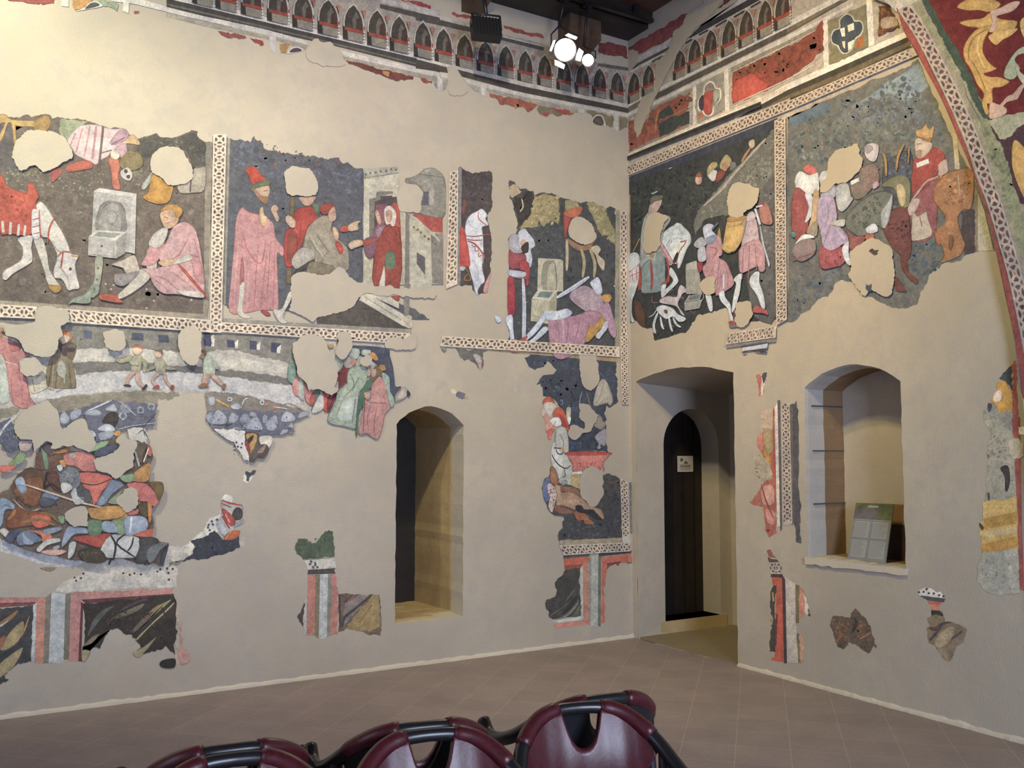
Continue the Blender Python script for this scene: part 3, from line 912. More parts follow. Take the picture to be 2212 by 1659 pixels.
s 8a6048 680,690 780,710 960,740 1040,820 1060,890 960,860 850,820 700,800
s b58f72 600,680 700,720 720,810 850,810 960,850 1080,920 1180,1020 1300,1080 1400,1110 1450,1230 1420,1270 1280,1150 1100,1120 980,1120 850,1080 720,1040 640,1030 640,850
s a5683f 940,1140 1060,1150 1160,1200 1200,1270 1280,1340 1240,1370 1120,1350 1100,1290 1020,1310 960,1240
s 845a48 600,1040 720,1050 920,1120 960,1160 800,1190 640,1160
s c9b0a4 480,680 540,660 620,760 640,900 600,1060 560,1160 500,1060 520,900 470,780
m 5c5f70 30 22 480,700 600,740 620,1040 520,1040
s 5f6f96 440,600 520,560 520,640 480,700 500,860 520,950 440,970 400,760
s 2f333c 980,1040 1060,1040 1120,1110 1260,1110 1340,1200 1420,1280 1300,1270 1180,1190 1020,1160 960,1100
l 8a5a48 16 1500,640 1600,660 1680,610
p a8997c 690,1640 1760,1590 1740,1700 690,1750
C plaster_infill|bare plaster patches
T 1120 780 280
x 1030,-160 1080,-260 1200,-270 1290,-150 1340,20 1360,200 1370,330 1340,400 1240,500 1180,490 1110,450 1060,330 1040,180
x 1020,730 1190,740 1230,800 1330,900 1340,950 1320,1030 1270,1080 1230,1190 1140,1220 1080,1230 1030,1300 960,1350 890,1330 840,1260 840,1180 900,1090 1000,1100 1110,1160 1120,1060 1080,1020 1020,960 1040,860
T 1120 960 280
x 1260,370 1330,400 1380,440 1430,420 1430,600 1440,760 1445,850 1400,920 1350,1010 1310,1050 1260,1070 1190,1040 1150,970 1060,900 1040,760 1030,640 1080,480 1150,400
C guilloche_band|upright white interlace strip
G 7.5 1725,575 1850,640 1890,1640 1760,1660
p 6f7478 1880,650 1915,640 1925,1500 1900,1520
T 1140 1140 280
K aaa098
p b6b6ba 1600,140 1730,130 1745,260 1600,270
G 9 525,300 1735,245 1740,400 600,470
T 1140 1140 280
P fresco|painted red and white dado framing below the rider scene, at the foot of the corner|wall painting
C painted_frame
p 55595a 605,475 1060,440 1050,490 605,530
p 4a4d58 1205,430 1775,390 1765,440 1210,490
p c4604c 610,530 1050,490 1040,590 930,630 620,640
p 8f4a44 620,640 940,625 900,690 630,725
p b37e74 940,600 1040,560 1050,1580 940,1580
p b4b8b8 900,680 940,630 945,1560 905,1560
p a9aeae 1080,440 1200,432 1195,1680 1060,1680
p 8b9090 1040,520 1085,500 1075,1660 1050,1660
p 6a6e6e 1205,490 1250,485 1245,1680 1195,1680
r bf6658 1250,490 1770,455 1775,570 1610,600 1350,610 1330,960 1300,1100 1310,1500 1320,1620 1270,1635 1250,1600
r 7a3d3c 1350,610 1600,580 1540,650 1500,610 1440,640 1390,650 1350,720
r 70675e 1660,580 1775,570 1775,610 1710,620
r c17a72 430,1660 600,1600 940,1590 1040,1560 1045,1640 800,1680 600,1700 500,1720
s bcbfbc 400,1590 560,1560 900,1510 945,1560 800,1600 560,1620
C painted_drapery|dark grey marbled fill
r 424346 630,725 890,690 900,1500 740,1520 600,1530 490,1555 370,1535 360,1440 310,1390 290,1290 310,1230 470,1170 500,1080 470,1020 470,920 500,870 600,800
s 75767a 860,1180 840,1270 740,1390 640,1480 520,1550 640,1530 760,1440 860,1300
s 6b6a68 740,1240 640,1330 500,1430 370,1530 420,1460 560,1370
s 33343a 860,1130 800,1290 680,1420 540,1500 640,1400 740,1270
s 5f6468 800,1050 740,1160 620,1290 700,1150
s 5d6050 890,1290 880,1490 740,1520 800,1440
W L
T 0 0 2212
K cdbda4
F 0.06 0.22
P fresco|large painted arena with three running boys above grey helmets and a battle|wall painting
C painted_arena
r c6bda9 126,705 148,697 300,707 480,719 640,730 833,741 840,768 848,794 851,823 853,835 866,835 855,852 849,873 838,882 828,896 824,918 812,946 799,944 790,937 766,937 763,928 727,919 707,917 705,893 697,888 670,893 640,890 560,860 480,845 440,846 400,850 380,853 330,845 300,843 200,850 110,862 70,880 0,885 0,700 20,697 60,705
T 0 680 400
r 8d887b 700,130 800,95 1300,120 2230,185 2600,215 3700,290 3560,380 3540,600 3300,540 2700,420 2120,440 1700,400 1400,400 920,420 860,330 740,200
p 8a857a -10,30 410,50 380,95 300,120 130,110 -10,90
r 7f7b72 860,580 1100,560 1500,560 2000,600 2400,620 3000,680 3560,780 3560,860 3000,790 2400,700 2000,690 1500,670 1100,690 900,720
r d5cdb8 900,420 1400,400 2000,440 2600,470 3100,560 3540,640 3540,720 3000,650 2400,590 2000,570 1500,540 900,560
r d3cdc4 900,730 1300,690 1800,680 2300,690 2900,770 3560,870 3700,1000 3500,1080 2900,960 2300,900 1900,890 1500,890 1000,940 560,1010 400,1060 300,1000 500,900 880,870
r 9a9078 560,1005 1000,950 1500,905 1950,920 2130,930 2150,960 2010,1025 1900,1000 1880,1100 1500,1050 1300,1020 1000,1110 700,1160 620,1080
r 9a9078 -10,1120 150,1090 250,1110 200,1190 -10,1260
m 8a9088 20 40 740,150 1100,170 1100,300 900,320
p 5c6880 1000,185 1100,195 1095,285 1005,275
p 4b5568 1575,215 1715,220 1715,310 1570,300
p 4b5568 1885,240 2010,245 2020,330 1900,330
p 474f68 2430,210 2520,215 2510,330 2430,330
p e6ddc8 2520,265 2555,235 2545,315 2510,330
T 440 500 500
p 464d6c 0,1000 70,1020 80,1100 0,1090
p e8e0cc 80,1045 105,1015 100,1100 70,1100
p 464d6c 220,1030 290,1040 300,1110 225,1105
p e8e0cc 295,1065 330,1030 325,1115 300,1115
p 464d6c 440,1040 505,1050 515,1130 440,1125
p e8e0cc 505,1085 545,1050 535,1135 505,1130
p 464d6c 645,1060 740,1070 700,1160 640,1150
p e8e0cc 700,1110 740,1080 730,1165 695,1160
C painted_onlooker|standing figure in a pink red robe at the left edge
T 0 680 400
s d98a80 -10,270 60,270 160,320 240,350 250,430 350,480 330,510 240,520 230,640 300,730 340,860 350,960 430,1080 380,1100 260,1120 150,1060 110,900 80,640 40,500 -10,440
l c0706c 14 130,740 150,1000 180,1060
l c0706c 12 220,640 260,900 270,1090
l b0625f 16 310,740 340,900 370,1060
s c9706a 120,350 230,340 240,420 130,440
l e8b3a8 18 60,560 200,600
s c9ceb8 -10,610 50,640 90,740 110,1000 50,1060 -10,1020
s b98a60 -10,160 40,170 40,230 0,300 -10,290
s cfc4a4 340,740 480,720 540,620 560,800 560,880 400,940 350,860
l a09878 12 380,760 420,920
C painted_onlooker|figure in a brown hooded cloak
s 8d7d5c 680,290 740,330 800,330 830,400 860,540 890,680 910,860 860,880 700,880 570,860 550,700 600,520 680,440
s 54474c 700,340 830,320 880,360 800,460 790,500 740,470
s 7a6a4e 800,380 860,340 910,360 900,460 860,540 800,500
s 5a4a4a 810,400 890,395 880,440 800,440
s c8763f 735,210 780,185 840,215 860,290 820,310 760,290
s ddc4a0 720,270 780,240 830,270 800,330 740,350
s b7b49c 700,560 760,560 790,680 760,760 680,700
l 6e6044 14 620,560 580,850
l 6e6044 12 680,680 660,870
l 6e6044 12 820,600 850,870
l b0a07c 16 640,600 620,860
l b8b8a0 20 760,600 770,820
l c9a68a 22 580,870 640,890
l 7a7068 8 670,920 760,880
C painted_runner|running boy with red cap, leftmost of the three
s aba684 1560,500 1660,480 1700,500 1690,590 1660,700 1570,700 1560,600 1540,560
s a39e7c 1380,520 1440,520 1560,480 1580,540 1440,580 1380,550
s a39e7c 1680,520 1760,560 1740,680 1700,680 1710,600
s e2bf9c 1590,400 1680,385 1700,430 1650,480 1590,460
s c06a3a 1590,390 1620,355 1690,375 1700,410 1640,390
s d0a88c 1570,680 1620,690 1540,780 1540,850 1490,850 1500,750
s d0a88c 1620,690 1670,690 1680,790 1750,870 1710,890 1620,790
s 3a3430 1470,850 1500,830 1560,840 1550,860
s 3a3430 1690,890 1740,830 1760,850 1720,900
l 6f694f 7 1550,600 1660,610
C painted_runner|running boy with red shoes in the middle of the three
s b0aa8a 1840,540 1940,520 1980,600 1960,700 1870,700 1850,620
s a39e7c 1960,600 2090,640 2080,660 1960,650
s a39e7c 1750,650 1840,600 1850,640 1750,680
s d8b090 1850,430 1920,430 1940,480 1900,520 1850,500
s 8a6a48 1850,430 1920,415 1945,450 1930,490 1910,450
s d0a88c 1870,690 1910,700 1840,780 1880,850 1840,850 1800,780
s d0a88c 1940,690 1980,700 2000,790 2060,850 2030,870 1960,790
s b53c34 1815,880 1870,840 1900,850 1895,880
s b53c34 2040,840 2080,850 2060,905 2035,890
T 440 500 500
C painted_runner|running boy in a pale green tunic, rightmost of the three
s b9c2a4 -5,1180 60,1185 90,1220 110,1310 90,1380 0,1370 -10,1280
s a8b096 80,1230 150,1290 130,1320 80,1290
s c79a78 -40,1160 10,1150 20,1190 -10,1220 -40,1200
s 7a6246 -35,1140 10,1130 25,1170 10,1200 -10,1160
s cba388 0,1370 60,1370 30,1460 -20,1460 -20,1400
s cba388 60,1360 110,1370 200,1460 180,1490 80,1410
s a8743c -60,1490 -10,1450 40,1465 30,1490
s 8a6240 180,1460 210,1460 200,1510 170,1510
T 600 660 400
K cfc0a8
C painted_crowd|group of robed elders
s 48506a 870,480 1290,510 1330,600 1370,740 1390,900 1400,970 1470,970 1400,1060 1390,1160 1330,1100 1240,780 1100,640 900,560
s 7fa08e 130,680 200,680 210,830 180,930 110,880
s d98f84 170,930 230,850 250,900 240,1000 260,1080 190,1060
s b9c2b0 240,900 300,930 310,1120 250,1090
s d9897c 310,920 340,1000 440,1020 430,1180 350,1170 310,1060
s c4544a 380,1080 440,1040 440,1180 380,1180
s 66806a 430,1010 500,1020 480,1210 390,1250 440,1140
s c9483f 530,1030 580,1040 590,1260 540,1240
s d8d4c4 480,1090 530,1060 540,1230 400,1280
s 84313a 740,730 850,760 830,900 700,1020 690,1100 610,1270 580,1240 600,1080 700,1030 720,960
s 7a3036 680,830 720,800 730,880 680,900
s b0a094 780,660 850,610 920,650 880,740 800,740
s c9876c 860,680 910,640 930,680 890,720
s b2bfae 830,570 870,515 960,520 970,580 930,640 850,610
s 9aae98 680,640 760,660 780,700 720,800 690,760
s d19a48 590,470 650,465 660,500 600,510
s a9b9a0 850,760 940,720 1040,730 1060,850 1040,960 960,1040 940,1180 940,1460 780,1440 600,1400 600,1300 680,1180 700,1040 760,980 820,960 820,840
s c6d2c0 760,1140 860,1100 960,1100 940,1280 860,1380 700,1340
l 7d8b72 12 860,820 900,960 780,1100
l 7d8b72 12 960,860 880,1020
l 7d8b72 12 920,1120 880,1400
l 93a288 12 760,1140 700,1300
s b3bfae 990,570 1010,530 1090,535 1100,570 1020,600
s d8983f 1080,580 1140,565 1190,640 1150,660
s 4f7a60 1060,900 1120,870 1130,960 1040,1050 1020,1180 960,1300 950,1530 920,1530 940,1180 980,1040
s 9db9a4 1240,800 1310,840 1330,900 1330,1020 1380,1110 1380,1190 1330,1200 1290,1020 1240,880
s cc8f86 1150,900 1200,840 1260,900 1290,1020 1330,1180 1330,1230 1270,1300 1250,1430 1190,1590 1100,1560 1050,1530 960,1530 1000,1280 1030,1120 1090,1150 1110,960
l b06a66 12 1100,1170 1060,1360 1080,1500
l b06a66 12 1180,1180 1140,1400 1150,1560
l 8d4f50 10 1030,1150 1010,1500
l 8a5a54 8 1090,1160 1290,1170
s d4a58c 1020,1040 1090,1040 1080,1110 1040,1120
s 7a6248 1170,720 1240,720 1230,840 1180,850 1150,900 1100,880 1120,780
s cba58a 1110,770 1160,760 1160,840 1110,850
s b98a3c 1200,720 1260,710 1280,770 1230,780
s c4a890 1060,750 1100,740 1100,830 1060,840
s b8aea2 1400,1120 1480,980 1540,1010 1520,1090 1400,1150
s 3a3440 1540,1010 1575,1060 1550,1090 1530,1060
C painted_helmets|crowd of grey blue helmets and spears, right cluster
T 320 840 400
K c8b8a2
r 8a8074 665,50 740,35 950,45 1200,85 1450,140 1620,190 1800,240 1920,300 1740,380 1720,430 1745,515 1560,550 1440,540 1330,565 1150,500 960,475 760,480 680,360 720,270 690,200 680,100
r 6a6e80 700,260 900,250 1200,260 1400,270 1700,290 1900,300 1740,380 1720,440 1740,510 1560,550 1330,560 1150,500 960,475 760,480 680,350
s a7aab4 750,420 760,340 820,250 900,300 940,380 860,430
s a3a7b2 960,400 960,330 1000,285 1070,330 1030,400
s 9ca0ac 1090,350 1150,290 1210,340 1200,400 1100,400
s aeb0ba 1160,490 1210,370 1290,330 1350,440 1340,500
s a4a8b4 1360,400 1360,340 1390,310 1420,330 1410,400
s a9adb8 1390,430 1440,360 1520,315 1540,420 1500,490 1420,490
s b4b6c0 1580,390 1610,290 1670,275 1740,330 1730,380
s a8aab2 1780,350 1810,280 1870,265 1920,300 1860,330
s a0a4ae 1200,320 1230,270 1280,300 1280,340
s 9a9ea8 1000,470 1060,450 1110,490
s 8f94a0 1110,480 1140,420 1200,400 1150,480
s a3a7ae 1560,550 1600,490 1660,490 1640,530
s aaacb4 1660,450 1700,410 1720,430 1720,470
s 9298a6 680,350 700,300 760,290 750,400 720,410
s aab0ba 710,110 740,90 790,100 780,190 720,190
l c89a50 28 800,130 960,215
s b5b8bc 980,200 1060,170 1110,220 1060,250 990,240
d c5c7cc 34 965,125 1350,165
d 5a5c66 14 965,125 1350,165
l d8d8d8 14 1110,200 1140,130 1180,115
l cbccd0 12 1510,220 1650,240
l 55566a 10 900,460 990,410
l 3e4050 8 760,420 860,430 1000,420
l 484c60 8 1080,400 1160,480 1350,500
m 50566e 40 14 760,300 1700,320 1700,520 800,460
m b9bcc6 24 12 760,300 1700,320 1700,520 800,460
d c9724c 20 1400,185 1495,225
l 86878c 14 1600,190 1690,180 1860,270
C painted_lozenge|ochre and red painted scrap
r e8dfd2 780,480 1000,475 1150,510 1150,640 1200,760 1190,860 1130,840 1060,720 1020,640 900,580
s e6d8c0 1320,570 1470,570 1440,700 1340,680
s 5f5550 1150,520 1310,540 1310,660 1400,660 1430,740 1370,830 1300,820 1240,880 1200,830 1160,640
s c89a45 1160,540 1280,540 1280,640 1210,780 1190,700 1240,560 1180,610
s 3a3034 1180,600 1250,550 1230,620 1190,640
s a33c40 1140,630 1190,650 1210,770 1170,740
s b08a78 1340,700 1400,660 1360,760 1290,760
d 4a4652 13 1045,640 1060,690 1100,700 1020,690 1110,655 1030,730
C painted_helmets|crowd of grey helmets and lances, left cluster
T 0 680 400
r 6b6e80 690,1170 900,1130 1020,1100 1330,1010 1440,1050 1600,1030 1760,1070 1875,1090 1850,1250 1840,1330 1560,1340 1400,1390 1360,1470 1260,1500 1140,1520 1130,1400 1040,1380 1030,1300 1000,1200 920,1220 800,1310 740,1360 710,1300
s b3b5bd 700,1280 720,1200 770,1170 830,1240 780,1300
s a5a8b2 830,1200 870,1140 960,1130 960,1200 860,1260
s a9acb6 1010,1170 1090,1120 1200,1160 1180,1200 1040,1200
s b5b6bc 1250,1130 1350,1065 1390,1150 1310,1150
s 3f3838 1210,1290 1270,1190 1350,1160 1410,1200 1400,1290 1350,1350 1300,1300
s c3c5cb 1160,1360 1260,1305 1340,1330 1360,1390 1220,1390
s a0a3ac 1170,1420 1260,1390 1350,1400 1320,1470 1200,1500
s 8c909c 1420,1130 1460,1050 1560,1120 1530,1180 1420,1180
d a9acb4 50 1670,1140 1460,1210 1800,1100
d 6a6d7c 28 1670,1140 1460,1210 1800,1100
m 9a9eaa 40 14 1430,1100 1850,1110 1830,1320 1420,1360
m 494c60 40 12 1430,1100 1850,1110 1830,1320 1420,1360
l c9cace 22 1040,1150 1200,1080 1330,1020
l b0b2ba 12 1440,1050 1620,1210
l d0d2d8 8 1400,1370 1560,1330 1850,1290
l 4a4450 8 1860,1180 1700,1340
s c3c4c8 1030,1400 1100,1380 1140,1440 1100,1460
s 5a4a40 960,1410 1060,1420 1070,1450 1000,1430
s d9983c 1350,1410 1410,1380 1440,1410 1410,1450 1360,1440
r d9d0c0 1510,1370 1620,1350 1720,1360 1760,1460 1740,1540 1640,1500 1540,1500
l 3a4440 12 1640,1420 1700,1380 1740,1440 1760,1470
l 5a6a68 10 1700,1340 1720,1450
r 5f6478 -10,1280 120,1230 180,1330 180,1440 210,1500 220,1600 140,1650 60,1610 40,1560 -10,1540
l cdd0d4 26 -10,1450 60,1330 210,1190
m 8a8ea0 26 24 0,1350 180,1350 200,1550 20,1540
s cbb0a4 230,1510 330,1500 390,1520 340,1620 240,1620
l 5a5c70 14 240,1500 380,1500 385,1540
C painted_battle|tangle of knights, horses and shields in red, brown, green and grey
T 0 920 400
K bfb0a0
r 6f5a50 430,400 490,230 580,195 640,230 620,300 820,240 830,290 1000,310 1020,300 1130,210 1360,140 1420,240 1350,290 1250,350 1150,370 1110,440 1130,540 1230,545 1370,635 1500,540 1580,480 1590,390 1600,280 1660,220 1780,230 1810,330 1780,560 1770,660 1920,670 1940,780 1880,900 1830,960 1790,1010 1830,1140 1830,1200 1790,1320 1870,1340 1900,1380 2010,1400 1970,1500 1940,1650 1640,1640 1450,1560 1260,1600 1050,1625 780,1580 500,1510 200,1420 60,1360 0,1330 -10,1200 -10,800 100,760 130,700 280,520 400,500
s 7d9a6c 160,400 230,320 300,340 280,420 200,460 100,460
s d0605a -10,480 60,470 190,475 100,540 40,555 -10,540
s 62463a 280,530 330,510 480,520 540,640 500,800 450,960 330,960 250,900 140,760 150,690
s 8a5536 300,640 480,600 520,740 490,800 450,940 330,940 240,880 150,760 320,690
s a3b4c8 180,640 270,610 310,760 250,800 200,740
s 8195b0 200,700 310,720 300,790 240,800
s 735148 430,340 520,300 560,360 700,330 740,380 660,500 560,520 430,500
s 6f8f70 480,260 540,280 580,460 540,520 490,300
s 5a5058 490,240 590,200 640,240 600,320 560,340
s b57a34 610,300 700,290 830,240 800,310 720,330 650,330
s d07a72 750,360 830,320 1000,310 1100,350 1130,390 1110,440 1140,540 1000,550 900,480 780,460
s c9b0a0 820,330 890,330 890,380 830,390
s d8685a 950,560 1200,570 1330,620 1300,680 1200,800 1160,900 1100,950 1090,840 960,680
l 4a3a34 14 940,660 1000,690 1150,700 1320,630
l 4a3a34 10 940,540 1150,550
s 7d8ba4 1330,640 1470,700 1400,760 1310,840 1240,940 1160,950 1150,910 1250,760
s 95a2b8 1180,880 1240,830 1240,920 1180,950
s 7c7f88 680,560 780,480 900,510 950,600 950,700 860,760 720,700 700,620
m 4a5060 30 16 700,560 940,560 940,720 720,700
s 5f3a34 540,560 640,530 700,580 700,640 740,740 720,790 620,740 560,650
l 2f2628 26 560,550 520,740 600,690 720,770
s d9d4c8 720,690 800,680 860,740 780,800 740,790
s 55585f 840,780 960,740 1050,760 1080,860 1020,920 900,930
s b9bcc0 840,790 900,740 920,830 1000,900 900,940 860,880
l d8d0c0 6 950,850 1000,860
s 6f86a4 480,900 530,790 640,830 700,860 560,920 460,930
s 54586a 480,850 660,880 600,950 480,950
l d8bfa4 24 300,700 700,830 950,910 1210,970
m 3a302c 40 14 150,720 220,800 300,900 430,980 600,960 680,880 720,900 600,990 400,1010 240,940 130,780
l c9a890 16 150,870 250,970 350,1020 480,980
s 8a4f30 70,1120 180,960 330,1010 470,1010 560,1040 620,1130 600,1190 400,1180 250,1200 100,1220
s c07a34 80,1110 180,990 180,1050 120,1110
s d95a4a 360,1100 440,1050 560,1060 600,1110 560,1190 420,1210
l 9a7038 40 260,1160 380,1120 500,1120 640,1180
l 8f6a34 34 480,1030 600,1060 700,1150
s 8ea0ba -10,900 60,860 160,930 160,990 60,1000 30,1150 -10,1190
l 44506a 8 0,1000 60,940 140,980
s 7fa07c 680,1080 760,1070 760,1150 720,1160
s cfc6ba -10,1240 60,1220 130,1300 110,1340 40,1310
s 70809c 200,1300 330,1240 450,1310 490,1370 300,1410 210,1410
s 9aa6bc 270,1260 300,1310 400,1400 280,1400
s 48506c 120,1250 250,1240 180,1330 140,1400 60,1350
s d97a5a 330,1240 480,1250 600,1290 600,1360 500,1380 480,1300
s 8a97a8 500,1240 700,1200 720,1240 560,1290
s 9aa8c0 800,1200 900,1200 1020,1220 1040,1280 880,1290 780,1400 730,1440 740,1340
s cfc8bc 430,1460 560,1350 700,1340 700,1380 560,1420 470,1500
s a8b4b8 620,1450 680,1420 710,1440 650,1490
s e0a89a 480,1500 600,1470 780,1480 740,1520 620,1540
s b9483c 860,1340 1000,1300 1200,1280 1320,1290 1230,1400 1180,1450 1020,1400
s 6a8a68 1040,1130 1200,1120 1220,1220 1160,1300 1050,1290
s 88a074 1320,1130 1480,1090 1480,1280 1420,1290 1340,1240
s 9fb4c4 1220,1140 1320,1140 1380,1200 1380,1270 1220,1250
s c98f3c 1040,980 1150,970 1300,950 1460,960 1510,1040 1480,1090 1280,1120 1120,1110 1060,1060
l 7a4a24 10 1060,1090 1200,1120 1400,1100 1510,1040
s d06a66 1500,700 1620,670 1740,690 1850,800 1890,880 1830,960 1760,920 1650,900 1640,1040 1520,1060 1530,1020 1640,980 1640,860
s 8aa07c 1300,880 1480,740 1440,800 1380,880 1390,930 1290,920
s 6f5a30 1770,680 1920,670 1940,780 1880,900 1840,800
s 554634 1640,930 1760,900 1760,1060 1700,1080 1650,1020
s c4783c 1750,900 1800,920 1790,1120 1760,1130
s 9ba6bc 1480,1090 1600,1070 1720,1090 1760,1180 1700,1270 1600,1300 1480,1290
l d0d6e2 20 1560,1080 1540,1270
s c9604c 1590,1290 1800,1220 1790,1320 1600,1310
s c6c4c0 1190,1470 1310,1300 1480,1300 1640,1330 1660,1450 1620,1560 1440,1570 1230,1560
s c4c2be 820,1400 900,1380 880,1500 830,1570 800,1560
l 33323a 26 1310,1300 1370,1420 1340,1600
l 33323a 24 1480,1290 1380,1400 1600,1560
l 33323a 20 1580,1320 1560,1420 1510,1490
s 46484e 1660,1340 1870,1340 1800,1500 1700,1640 1600,1600 1650,1450
s 73777c 1740,1480 1880,1390 1990,1400 1900,1480 1830,1600 1760,1620
s 3d4658 1900,1560 2000,1400 1970,1540 1930,1650
s 4a4034 920,1500 1060,1440 1200,1480 1260,1580 1200,1630 1000,1610
m 6a7058 30 16 940,1500 1200,1480 1240,1600 960,1600
s 6a5a48 1620,230 1740,220 1700,340 1670,440 1610,380
l a8acb0 22 1600,300 1650,480
s b8803c 1590,560 1700,470 1780,450 1760,640 1660,670 1540,640
s d0685c 1750,240 1800,270 1790,360 1740,330
l e8e2d4 14 1760,270 1700,430
s 7f9878 1420,600 1560,570 1600,600 1560,670 1460,660
s 8fae84 1040,300 1140,210 1280,180 1240,250 1110,300
s 4f5870 1110,320 1250,240 1400,230 1350,290 1180,370
s c98f3c 700,420 760,410 780,480 740,490
s c6cdd8 670,480 720,460 740,510 700,540
C plaster_infill|bare beige plaster patches
x 1110,400 1200,365 1250,360 1350,300 1430,230 1370,180 1440,100 1520,160 1610,180 1620,250 1580,330 1580,480 1540,510 1490,540 1430,600 1370,632 1320,590 1270,560 1200,550 1150,530 1120,470
x 1380,860 1460,790 1480,750 1560,730 1620,760 1640,860 1620,950 1560,1010 1490,1030 1450,970 1390,930
x 760,1050 830,990 920,960 1010,960 1040,1040 1030,1120 1040,1190 960,1190 860,1190 790,1130
T 0 680 400
x 410,90 430,-40 520,-100 760,-60 810,-10 820,90 720,140 730,200 740,260 690,300 680,420 600,500 520,510 400,490 340,460 280,440 250,350 200,300 130,270 60,250 50,160 -10,140 -10,100 200,130 330,110
x 230,560 330,520 420,520 480,590 520,640 440,720 330,740 240,690 240,620
x 1215,225 1290,200 1340,180 1450,200 1475,250 1480,320 1490,370 1440,430 1350,440 1250,390 1240,300
x 2110,260 2200,150 2320,160 2390,230 2380,330 2390,400 2370,500 2330,600 2260,610 2180,550 2130,440
T 440 500 500
x 830,1080 880,1050 920,1000 1000,990 1100,1010 1150,1070 1170,1130 1200,1170 1230,1230 1270,1330 1250,1440 1230,1490 1270,1510 1200,1570 1130,1530 1060,1510 990,1520 960,1450 880,1370 870,1290 840,1200
x 1260,980 1310,965 1370,975 1390,1020 1400,1100 1370,1160 1340,1210 1290,1230 1240,1160 1260,1080
x 1470,1240 1530,1180 1580,1200 1585,1260 1540,1295 1490,1280
T 0 680 400
x 180,1260 330,1110 420,1080 560,1030 640,1130 690,1180 710,1290 740,1370 820,1310 920,1250 1000,1250 1035,1340 1060,1390 1130,1510 1060,1640 860,1560 600,1600 620,1540 520,1520 400,1640 380,1500 240,1490 170,1400
T 0 920 400
P fresco_fragment|worn pale curved painted rim under the battle scene|plaster remnant
C painted_rim
r cdc9c8 -10,1335 60,1360 200,1420 500,1510 780,1580 1050,1625 900,1680 700,1680 500,1640 200,1560 -10,1500
T 0 1180 440
r d2c8ba 1100,180 1250,110 1500,180 1700,210 1760,180 1830,0 2100,20 2080,100 1950,170 1850,180 1830,230 1930,240 1920,440 1700,440 1500,450 1000,490 700,500 600,480 700,380 900,300
d 4a3a3e 13 810,340 880,345 825,375 905,295 1410,310 1460,295 1340,295 1530,305 1710,275 1740,250
d 5a4448 15 1815,240 1875,245 1830,290 1835,360
l 33323a 18 1210,130 1180,200
s 8a7d6a 430,235 610,230 540,275
r 8f887a 1710,170 1790,170 1780,215 1710,215
r 8a8478 1830,190 1860,160 1940,170 2000,150 1940,200
T 360 1040 500
P fresco_fragment|navy painted fragment with red and white striped scraps, alone on bare plaster|wall painting fragment
C painted_ground
r e3dccf 230,560 360,470 400,370 470,330 510,300 525,170 560,120 625,140 630,190 560,360 500,480 400,530 260,620 270,660 150,740 20,790 -60,760 -80,700 200,600
r 343b4c 230,565 400,515 460,470 540,560 600,550 690,500 700,630 600,670 400,735 260,740 130,770 20,805 40,765 150,750 250,690 275,625
m 42506a 30 20 280,600 660,560 660,640 300,700
s b9b4ae 520,180 600,200 720,220 720,340 660,370 640,460 560,540 470,420 520,320
s 4a4648 660,250 720,270 720,350 660,370 620,330
l b23c38 16 525,180 600,205 720,230
l b23c38 10 525,210 620,250
s b8443c 525,255 600,300 660,380 620,430 560,370
l d8c0b4 8 560,310 600,390
l b23c38 18 530,330 600,450
s b0b2bc 480,420 520,360 590,490 560,530
s 9a9ea8 650,410 730,360 735,400 650,440
s c05a34 540,550 600,480 700,470 680,530 620,560
l d9a040 10 560,550 620,470
d 55546a 13 400,415 440,410 430,380 480,365 410,465 395,440
T 320 840 400
P fresco_fragment|tiny dark scrap of paint with a white rim, left of the window recess|wall painting fragment
C painted_ground
r e2dacc 1130,1040 1170,985 1230,1000 1290,970 1240,1070 1190,1130 1130,1090
r 4a4c5c 1165,985 1230,1000 1290,970 1250,1030 1210,1060 1200,1110 1170,1090
T 360 1040 500
P fresco_fragment|green and striped pilaster fragment standing alone beside the window recess|wall painting fragment
C painted_ground
r 4f614e 1255,545 1330,545 1350,580 1410,600 1460,550 1500,500 1550,465 1590,480 1605,720 1500,725 1300,745 1240,690 1225,650
m 5f735c 30 24 1250,580 1590,520 1590,710 1300,730
r d5cec0 1300,745 1605,725 1615,830 1350,840 1340,790
d 6a5a60 14 1370,790 1400,820 1420,780 1380,765 1440,820 1420,800
l 8a8078 8 1300,748 1600,728
p 4a4a4e 1350,845 1615,828 1600,850 1615,880 1345,888
p cd7f6e 1350,890 1425,890 1410,1470 1335,1470 1345,1000
p 8a7f62 1425,890 1465,888 1450,1500 1410,1470
p c9cac6 1465,888 1540,885 1530,1480 1500,1510 1455,1500
p 8f8f84 1540,885 1580,885 1570,1470 1530,1480
r cd8272 1580,885 1610,885 1620,1000 1640,1060 1635,1460 1570,1470
p c4bdb4 1310,1150 1340,1120 1335,1470 1305,1470
r 54484c 1310,1155 1305,1390 1280,1350 1245,1295 1280,1250
C painted_drapery|marbled brown and ochre fill
r 7a6258 1640,1065 1750,1075 1830,1075 1900,1100 1960,1075 2030,1080 2045,1470 1930,1465 1850,1430 1720,1400 1640,1440
r 8e8080 1690,1300 1700,1160 1850,1080 1920,1100 1800,1260 1700,1370
l 4a4448 26 1680,1390 1700,1300 1820,1200 1960,1085
l 4a4448 20 1650,1080 1660,1400
l 6a4a44 16 1690,1160 1780,1080
r a88c54 1720,1400 1800,1280 1960,1090 2030,1080 2040,1380 1980,1440 1860,1430
l 7a5a3c 12 1930,1450 2040,1390
l 8f7244 20 1840,1350 1960,1180
T 0 1180 440
P painted_dado|painted marbled dado panels framed in pink and grey, at the lower left|wall painting
C painted_frame
p c98377 -10,555 500,555 400,610 -10,615
